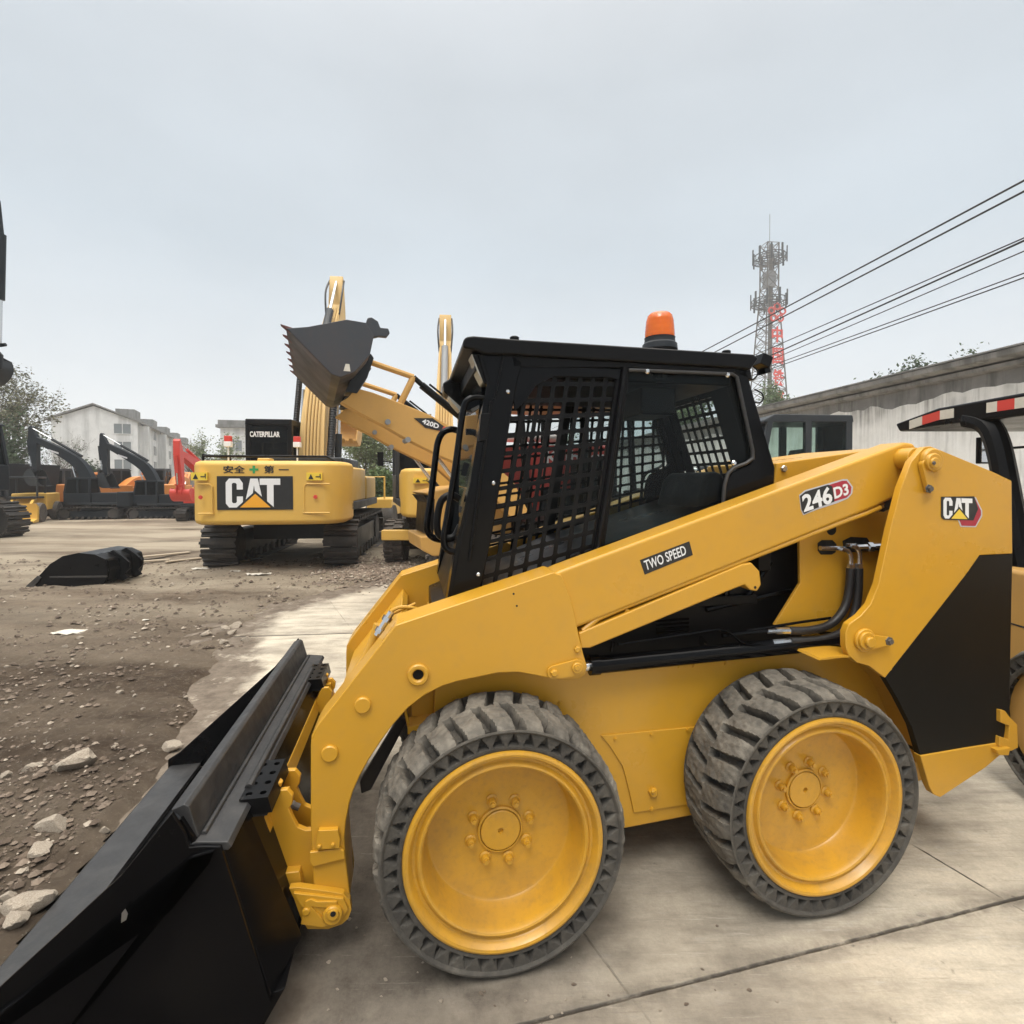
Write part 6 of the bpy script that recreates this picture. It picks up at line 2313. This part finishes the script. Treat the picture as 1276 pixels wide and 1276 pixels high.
nz = 22
for i in range(4):
    mb.tube([leg_at(TH * k / nz, i) for k in range(nz + 1)], .13, 6)
for k in range(nz):
    z0_, z1_ = TH * k / nz, TH * (k + 1) / nz
    for i in range(4):
        j = (i + 1) % 4
        mb.tube([leg_at(z0_, i), leg_at(z1_, j)], .06, 4)
        mb.tube([leg_at(z0_, j), leg_at(z1_, i)], .06, 4)
        mb.tube([leg_at(z1_, i), leg_at(z1_, j)], .06, 4)
mb.tube([(.3, 0, 0), (.3, 0, TH)], .38, 8)
mb.build('mast', M['steel_dirty'], TW_, 0)
for (zp, rp, lab) in ((34.0, 2.9, 0), (42.0, 2.7, 1)):
    mb = MB()
    for rr_ in (rp, rp * .7):
        for zz_ in (0, .9):
            mb.tube([(rr_ * math.cos(2 * PI * i / 16), rr_ * math.sin(2 * PI * i / 16), zp + zz_) for i in range(17)], .09, 5, False)
    for i in range(16):
        a = 2 * PI * i / 16
        mb.tube([(.9 * math.cos(a), .9 * math.sin(a), zp - .6), (rp * math.cos(a), rp * math.sin(a), zp), (rp * math.cos(a), rp * math.sin(a), zp + .9)], .07, 4)
    pf = mb.build('platform', M['dark_grey'], TW_, 0)
    for i in range(9):
        a = 2 * PI * (i + .3 * lab) / 9
        mb = MB().bb(-.16, .16, -.1, .1, -.6, 2.2)
        mb.mapped(lambda q: (Matrix.Rotation(a, 3, 'Z') @ Vector((q[0], q[1] - rp - .15, q[2]))) + Vector((0, 0, zp))).build('antenna', M['dark_grey'], pf, .03)
mb = MB().cyl((0, 0, TH), (0, 0, TH + 5.5), .06, 6).bb(-.8, .8, -.8, .8, 37.2, 40)
mb.build('lightning_rod', M['grey'], TW_, 0)
for i, chh in enumerate(('✿', '中', '国', '铁', '塔')):
    zz_ = 30.6 - i * 3.9
    mb = MB()
    if i == 0:
        for kk in range(5):
            a = PI / 2 + 2 * PI * kk / 5
            c_ = Vector((.5 + 1.15 * math.cos(a), -hw(zz_) - .2, zz_ + 1.5 + 1.15 * math.sin(a)))
            mb.tube([c_ + Vector((.55 * math.cos(b2), 0, .55 * math.sin(b2))) for b2 in [2 * PI * j / 12 for j in range(13)]], .17, 6, False)
    else:
        lettering(mb, chh, (-.6, -hw(zz_) - .10, zz_), X, Z, 2.1, 2.9, .12, .02)
    mb.build('sign_character', M['red'], TW_, 0, 0)

WIRES = [((1276, 225), (880, 435), 9.2, .020, 'topmost thick black cable above the loader cab'), ((1276, 238.5), (895, 436), 9.2, .020, 'second thick black cable from the top'),
         ((1276, 296.5), (972, 428), 9.4, .013, 'third cable from the top, thin and grey'), ((1276, 300), (972, 437), 9.4, .020, 'fourth cable from the top, the thickest in the middle bundle'),
         ((1276, 313), (972, 443), 9.4, .012, 'fifth cable from the top, thin and sagging'), ((1276, 340.5), (975, 450), 9.6, .012, 'sixth cable from the top, thin upper strand of the lowest pair'),
         ((1276, 346), (975, 454), 9.6, .013, 'lowest thin cable crossing the sky above the warehouse')]
for (pa, pb, Y0, r_, lab) in WIRES:
    A_ = at(*pa, Y0)
    dd = Vector((-.118, .993, 0)).normalized()
    # second sighted point at the same height further along the line
    d2 = ray(*pb)
    k = (A_.z - CAM.z) / d2.z
    B_ = CAM + d2 * k
    dd = (B_ - A_).normalized()
    pts = []
    for i in range(25):
        s_ = -16 + 90 * i / 24
        q_ = A_ + dd * s_
        pts.append((q_.x, q_.y, q_.z - .0 + .00018 * (s_ - 10) ** 2 - .018))
    o = MB().tube(pts, r_, 6).build('overhead_cable', M['hose'], None, 0)
    tag(o, lab, 'cable', 'overhead cables')

# ------------------------------------------------------------------ stones, boards, litter
def rock_mat(name, c1, c2):
    m, nt, b = new_mat(name)
    v = coord(nt)
    c = mixc(nt, noise_fac(nt, v, 12, 6, .3, .7), c1, c2)
    nt.links.new(c, b.inputs['Base Color'])
    b.inputs['Roughness'].default_value = .9
    n = nd(nt, 'ShaderNodeTexNoise', Scale=45, Detail=8)
    nt.links.new(v, n.inputs['Vector'])
    bump(nt, b, n.outputs['Fac'], .6, .01)
    return m


M['rock'] = rock_mat('broken_concrete', (.46, .40, .32), (.24, .19, .145))
M['rock_dark'] = rock_mat('earthy_stone', (.24, .185, .14), (.13, .10, .075))
rocks = []
for k in range(10):
    bm = bmesh.new()
    bmesh.ops.create_icosphere(bm, subdivisions=3, radius=1)
    for v_ in bm.verts:
        d_ = v_.co.normalized()
        f = 1 + .38 * noise.noise(d_ * 1.1 + Vector((k * 7.3, 0, 0))) + .16 * noise.noise(d_ * 3 + Vector((0, k * 3.1, 0)))
        # a few flat broken faces
        for j in range(5):
            n_ = Vector((math.sin(k * 3 + j * 2.1), math.cos(k * 1.7 + j * 1.3), math.sin(j * 1.9 + k))).normalized()
            dn = d_.dot(n_) * f
            if dn > .62:
                f *= .62 / dn
        v_.co = d_ * f
    me = bpy.data.meshes.new('stone')
    bm.to_mesh(me)
    bm.free()
    me.polygons.foreach_set('use_smooth', [True] * len(me.polygons))
    me.set_sharp_from_angle(angle=R(28))
    me.materials.append(M['rock'] if k % 3 else M['rock_dark'])
    rocks.append(me)


def ground_z(x, y):
    return max(dirt_z(x, y), 0.0 if slab_inside(x, y) > 0 else -1)


def stone(px, py, wpx, lab, k, flat=.45, group=None, asp=1.5):
    p = gr(px, py, .0)
    s_ = wpx / F * p.y / 2
    o = bpy.data.objects.new('stone', rocks[k % 10])
    COL.objects.link(o)
    o.location = (p.x, p.y + s_ * .4, ground_z(p.x, p.y) + s_ * flat * .22)
    o.scale = (s_, s_ / asp, s_ * flat)
    o.rotation_euler = (random.uniform(-.15, .15), random.uniform(-.15, .15), random.uniform(-.5, .5))
    return tag(o, lab, 'stone', group)


BIG = [(15, 1147, 62, 'largest pale lump of broken concrete at the left edge', 1), (34, 1144, 58, 'flat pale slab of concrete just right of the largest lump', 2), (12, 1165, 40, 'pale flat chip below the largest lump at the left edge', 4), (40, 1078, 40, 'pale oval stone lying below the twin pale stones', 5),
       (57, 1051, 46, 'pale grey stone, the right one of the twin stones above the oval one', 7), (86, 974, 52, 'long pale stone in the middle of the left dirt', 8), (36, 964, 22, 'small pale stone near the left edge level with the long stone', 1),
       (48, 962, 14, 'tiny stone touching the small pale stone', 2), (4, 976, 18, 'small white stone cut by the left picture edge', 4), (209, 938, 30, 'pale lumpy stone lying right beside the bucket side', 5), (127, 1043, 16, 'small pale stone against the bucket edge', 7),
       (29, 1093, 14, 'tiny pale stone below the oval stone', 8), (148, 872, 12, 'small white pebble alone in the middle of the dirt', 2), (4, 1128, 26, 'half hidden pale stone above the largest lump', 7)]
for (px, py, w_, lab, k) in BIG:
    stone(px, py, w_, lab, k, .55 if w_ > 25 else .7)
for (px, py, w_, lab, k) in ((278, 785, 16, 'broken white block standing up in the rubble patch', 1), (288, 791, 12, 'white block in front of the standing one in the rubble patch', 2), (292, 782, 18, 'flat white piece behind the rubble patch', 4),
                             (277, 803, 13, 'white chip at the front left of the rubble patch', 5), (306, 799, 14, 'flat white chip right of the rubble patch', 7), (300, 806, 7, 'dark chip in front of the rubble patch', 3),
                             (255, 793, 16, 'flat pale chip left of the rubble patch', 8), (229, 803, 16, 'dark lump left of the rubble patch', 3), (163, 783, 12, 'dark brown lump in the middle of the yard', 6)):
    stone(px, py, w_, lab, k, .7, None, 1.2)
rnd = random.Random(11)
n_small = 0
while n_small < 210:
    px, py = rnd.uniform(-20, 480), rnd.uniform(735, 1200)
    if rnd.random() > .35 + .65 * (px < 200):
        continue
    p = gr(px, py)
    if slab_inside(p.x, p.y) > -.05 or (p.y < 2.9 and p.x > -2.2 + .55 * (2.9 - p.y) - .25 and p.x > -2.4):
        continue
    wpx = rnd.choice((3, 4, 4, 5, 6, 8))
    stone(px, py, wpx, 'small loose pebble scattered on the dirt', rnd.randrange(10), .75, 'pebbles on the dirt')
    n_small += 1
def under_bucket(p):
    bx, by = p.x + .018, p.y - 1.617
    return bx * .9813 + by * .1925 > -1.70 and -.2 < -bx * .1925 + by * .9813 < 1.66


mb = MB()
for i in range(10500):
    px, py = rnd.uniform(-20, 500), 700 + 520 * rnd.random() ** 1.6
    p = gr(px, py)
    if slab_inside(p.x, p.y) > .12 or noise.noise(Vector((p.x * 1.7, p.y * 1.7, 0))) < rnd.uniform(-.35, .25) or under_bucket(p):
        continue
    s_ = rnd.choice((.004, .005, .006, .008, .008, .011, .011, .016, .022)) * rnd.uniform(.7, 1.3) * (1 + max(0, p.y - 3) * .12)
    z_ = dirt_z(p.x, p.y)
    a = rnd.uniform(0, 6)
    mb.add([(p.x + s_ * (q[0] * math.cos(a) - q[1] * math.sin(a)), p.y + s_ * (q[0] * math.sin(a) + q[1] * math.cos(a)), z_ + s_ * .6 * q[2] + s_ * .3) for q in
            ((1, 0, 0), (.3, .8, .1), (-.8, .4, 0), (-.6, -.7, .2), (.5, -.8, 0), (.1, .0, 1.0))], [(0, 1, 5), (1, 2, 5), (2, 3, 5), (3, 4, 5), (4, 0, 5)])
M['clod'] = rock_mat('dirt_clod', (.13, .095, .068), (.07, .05, .036))
o = mb.build('gravel', [M['rock'], M['rock_dark'], M['clod']], None, 0, 0, fix=False)
for i, pl_ in enumerate(o.data.polygons):
    pl_.material_index = (0, 1, 2, 2, 1, 2, 2, 2, 1, 2, 2, 2)[(i // 5) % 12]
tag(o, 'fine gravel strewn over the brown dirt on the left', 'gravel', None, 'stuff')
# crushed rubble by the excavator tracks: nobody could count it
mb = MB()
for i in range(2600):
    px, py = rnd.gauss(470, 38), rnd.gauss(712, 9)
    if not (385 < px < 560) or py < 690:
        continue
    p = gr(px, py)
    s_ = rnd.uniform(.008, .045)
    me = rocks[rnd.randrange(10)]
    z_ = ground_z(p.x, p.y)
    a = rnd.uniform(0, 6)
    mb.add([(p.x + s_ * (q[0] * math.cos(a) - q[1] * math.sin(a)), p.y + s_ * (q[0] * math.sin(a) + q[1] * math.cos(a)), z_ + s_ * .6 * q[2] + s_ * .3) for q in
            ((1, 0, 0), (.3, .8, .1), (-.8, .4, 0), (-.6, -.7, .2), (.5, -.8, 0), (.1, .0, 1.0))], [(0, 1, 5), (1, 2, 5), (2, 3, 5), (3, 4, 5), (4, 0, 5)])
o = mb.build('rubble', [M['rock'], M['rock_dark']], None, 0, 0)
for i, pl_ in enumerate(o.data.polygons):
    pl_.material_index = (i // 5) % 8 > 0
tag(o, 'brown crushed rubble spread around the excavator tracks', 'rubble', None, 'stuff')
# pebbles trodden onto the concrete in the foreground
for i in range(60):
    px, py = rnd.uniform(400, 1000), rnd.uniform(1120, 1276)
    p = gr(px, py)
    if rnd.random() < (px - 400) / 800:
        continue
    stone(px, py, rnd.choice((3, 4, 5, 7)), 'tiny pebble lying on the dirty concrete by the front wheel', rnd.randrange(10), .7, 'pebbles on the concrete')
# boards and litter
for (pa, pb, wd, lab) in (((160, 700), (238, 692), .16, 'longest weathered board lying left of the excavator'), ((158, 705), (212, 701), .12, 'pale board lying in front of the longest one'), ((208, 704), (252, 699), .12, 'board with its end under the excavator track')):
    a_, b2 = gr(*pa), gr(*pb)
    d_ = (b2 - a_).normalized()
    n_ = Vector((-d_.y, d_.x, 0)) * wd
    z_ = max(ground_z(a_.x, a_.y), ground_z(b2.x, b2.y)) + .012
    o = MB().loft([a_ + Z * z_, b2 + Z * z_, b2 + n_ + Z * z_, a_ + n_ + Z * z_], [a_ + Z * (z_ + .025), b2 + Z * (z_ + .025), b2 + n_ + Z * (z_ + .025), a_ + n_ + Z * (z_ + .025)]).build('board', M['wood'], None, .004)
    tag(o, lab, 'board')
for (px, py, w_, lab) in ((250, 711, 20, 'crumpled white plastic scrap by the left excavator track'), (92, 793, 48, 'long white scrap of paper lying on the dirt'), (322, 720, 28, 'torn pale scrap lying behind the excavator'), (293, 716, 12, 'small pale scrap left of the torn scrap'), (180, 776, 10, 'little white scrap beside the dark lump')):
    p = gr(px, py)
    s_ = w_ / F * p.y / 2
    mb = MB()
    N = 9
    rr_ = random.Random(px)
    top_, bot_ = [], []
    z_ = ground_z(p.x, p.y)
    for j in range(5):
        for i in range(N):
            u, v_ = i / (N - 1) * 2 - 1, j / 4 * 2 - 1
            e_ = math.sqrt(max(0, 1 - u * u * .9))
            mb.v.append((p.x + u * s_ + rr_.uniform(-.1, .1) * s_, p.y + v_ * s_ * .45 * e_ + u * s_ * .1, z_ + .006 + s_ * .16 * rr_.random()))
    for j in range(4):
        for i in range(N - 1):
            mb.f.append((j * N + i, j * N + i + 1, (j + 1) * N + i + 1, (j + 1) * N + i))
    o = mb.build('scrap', M['paper'], None, 0, 0)
    so = o.modifiers.new('thickness', 'SOLIDIFY')
    so.thickness = .004
    tag(o, lab, 'litter')
# ------------------------------------------------------------------ thin haze in the air
hm = bpy.data.materials.new('pale_haze')
hm.use_nodes = True
nt = hm.node_tree
for n in list(nt.nodes):
    nt.nodes.remove(n)
ho = nt.nodes.new('ShaderNodeOutputMaterial')
hv = nt.nodes.new('ShaderNodeVolumePrincipled')
hv.inputs['Color'].default_value = (.93, .95, .97, 1)
hv.inputs['Density'].default_value = .0013
hv.inputs['Anisotropy'].default_value = .2
nt.links.new(hv.outputs[0], ho.inputs['Volume'])
o = MB().bb(-420, 420, -90, 560, -1.2, 53).build('haze', hm, None, 0, 0)
tag(o, 'pale haze hanging over the yard', 'haze', None, 'stuff')
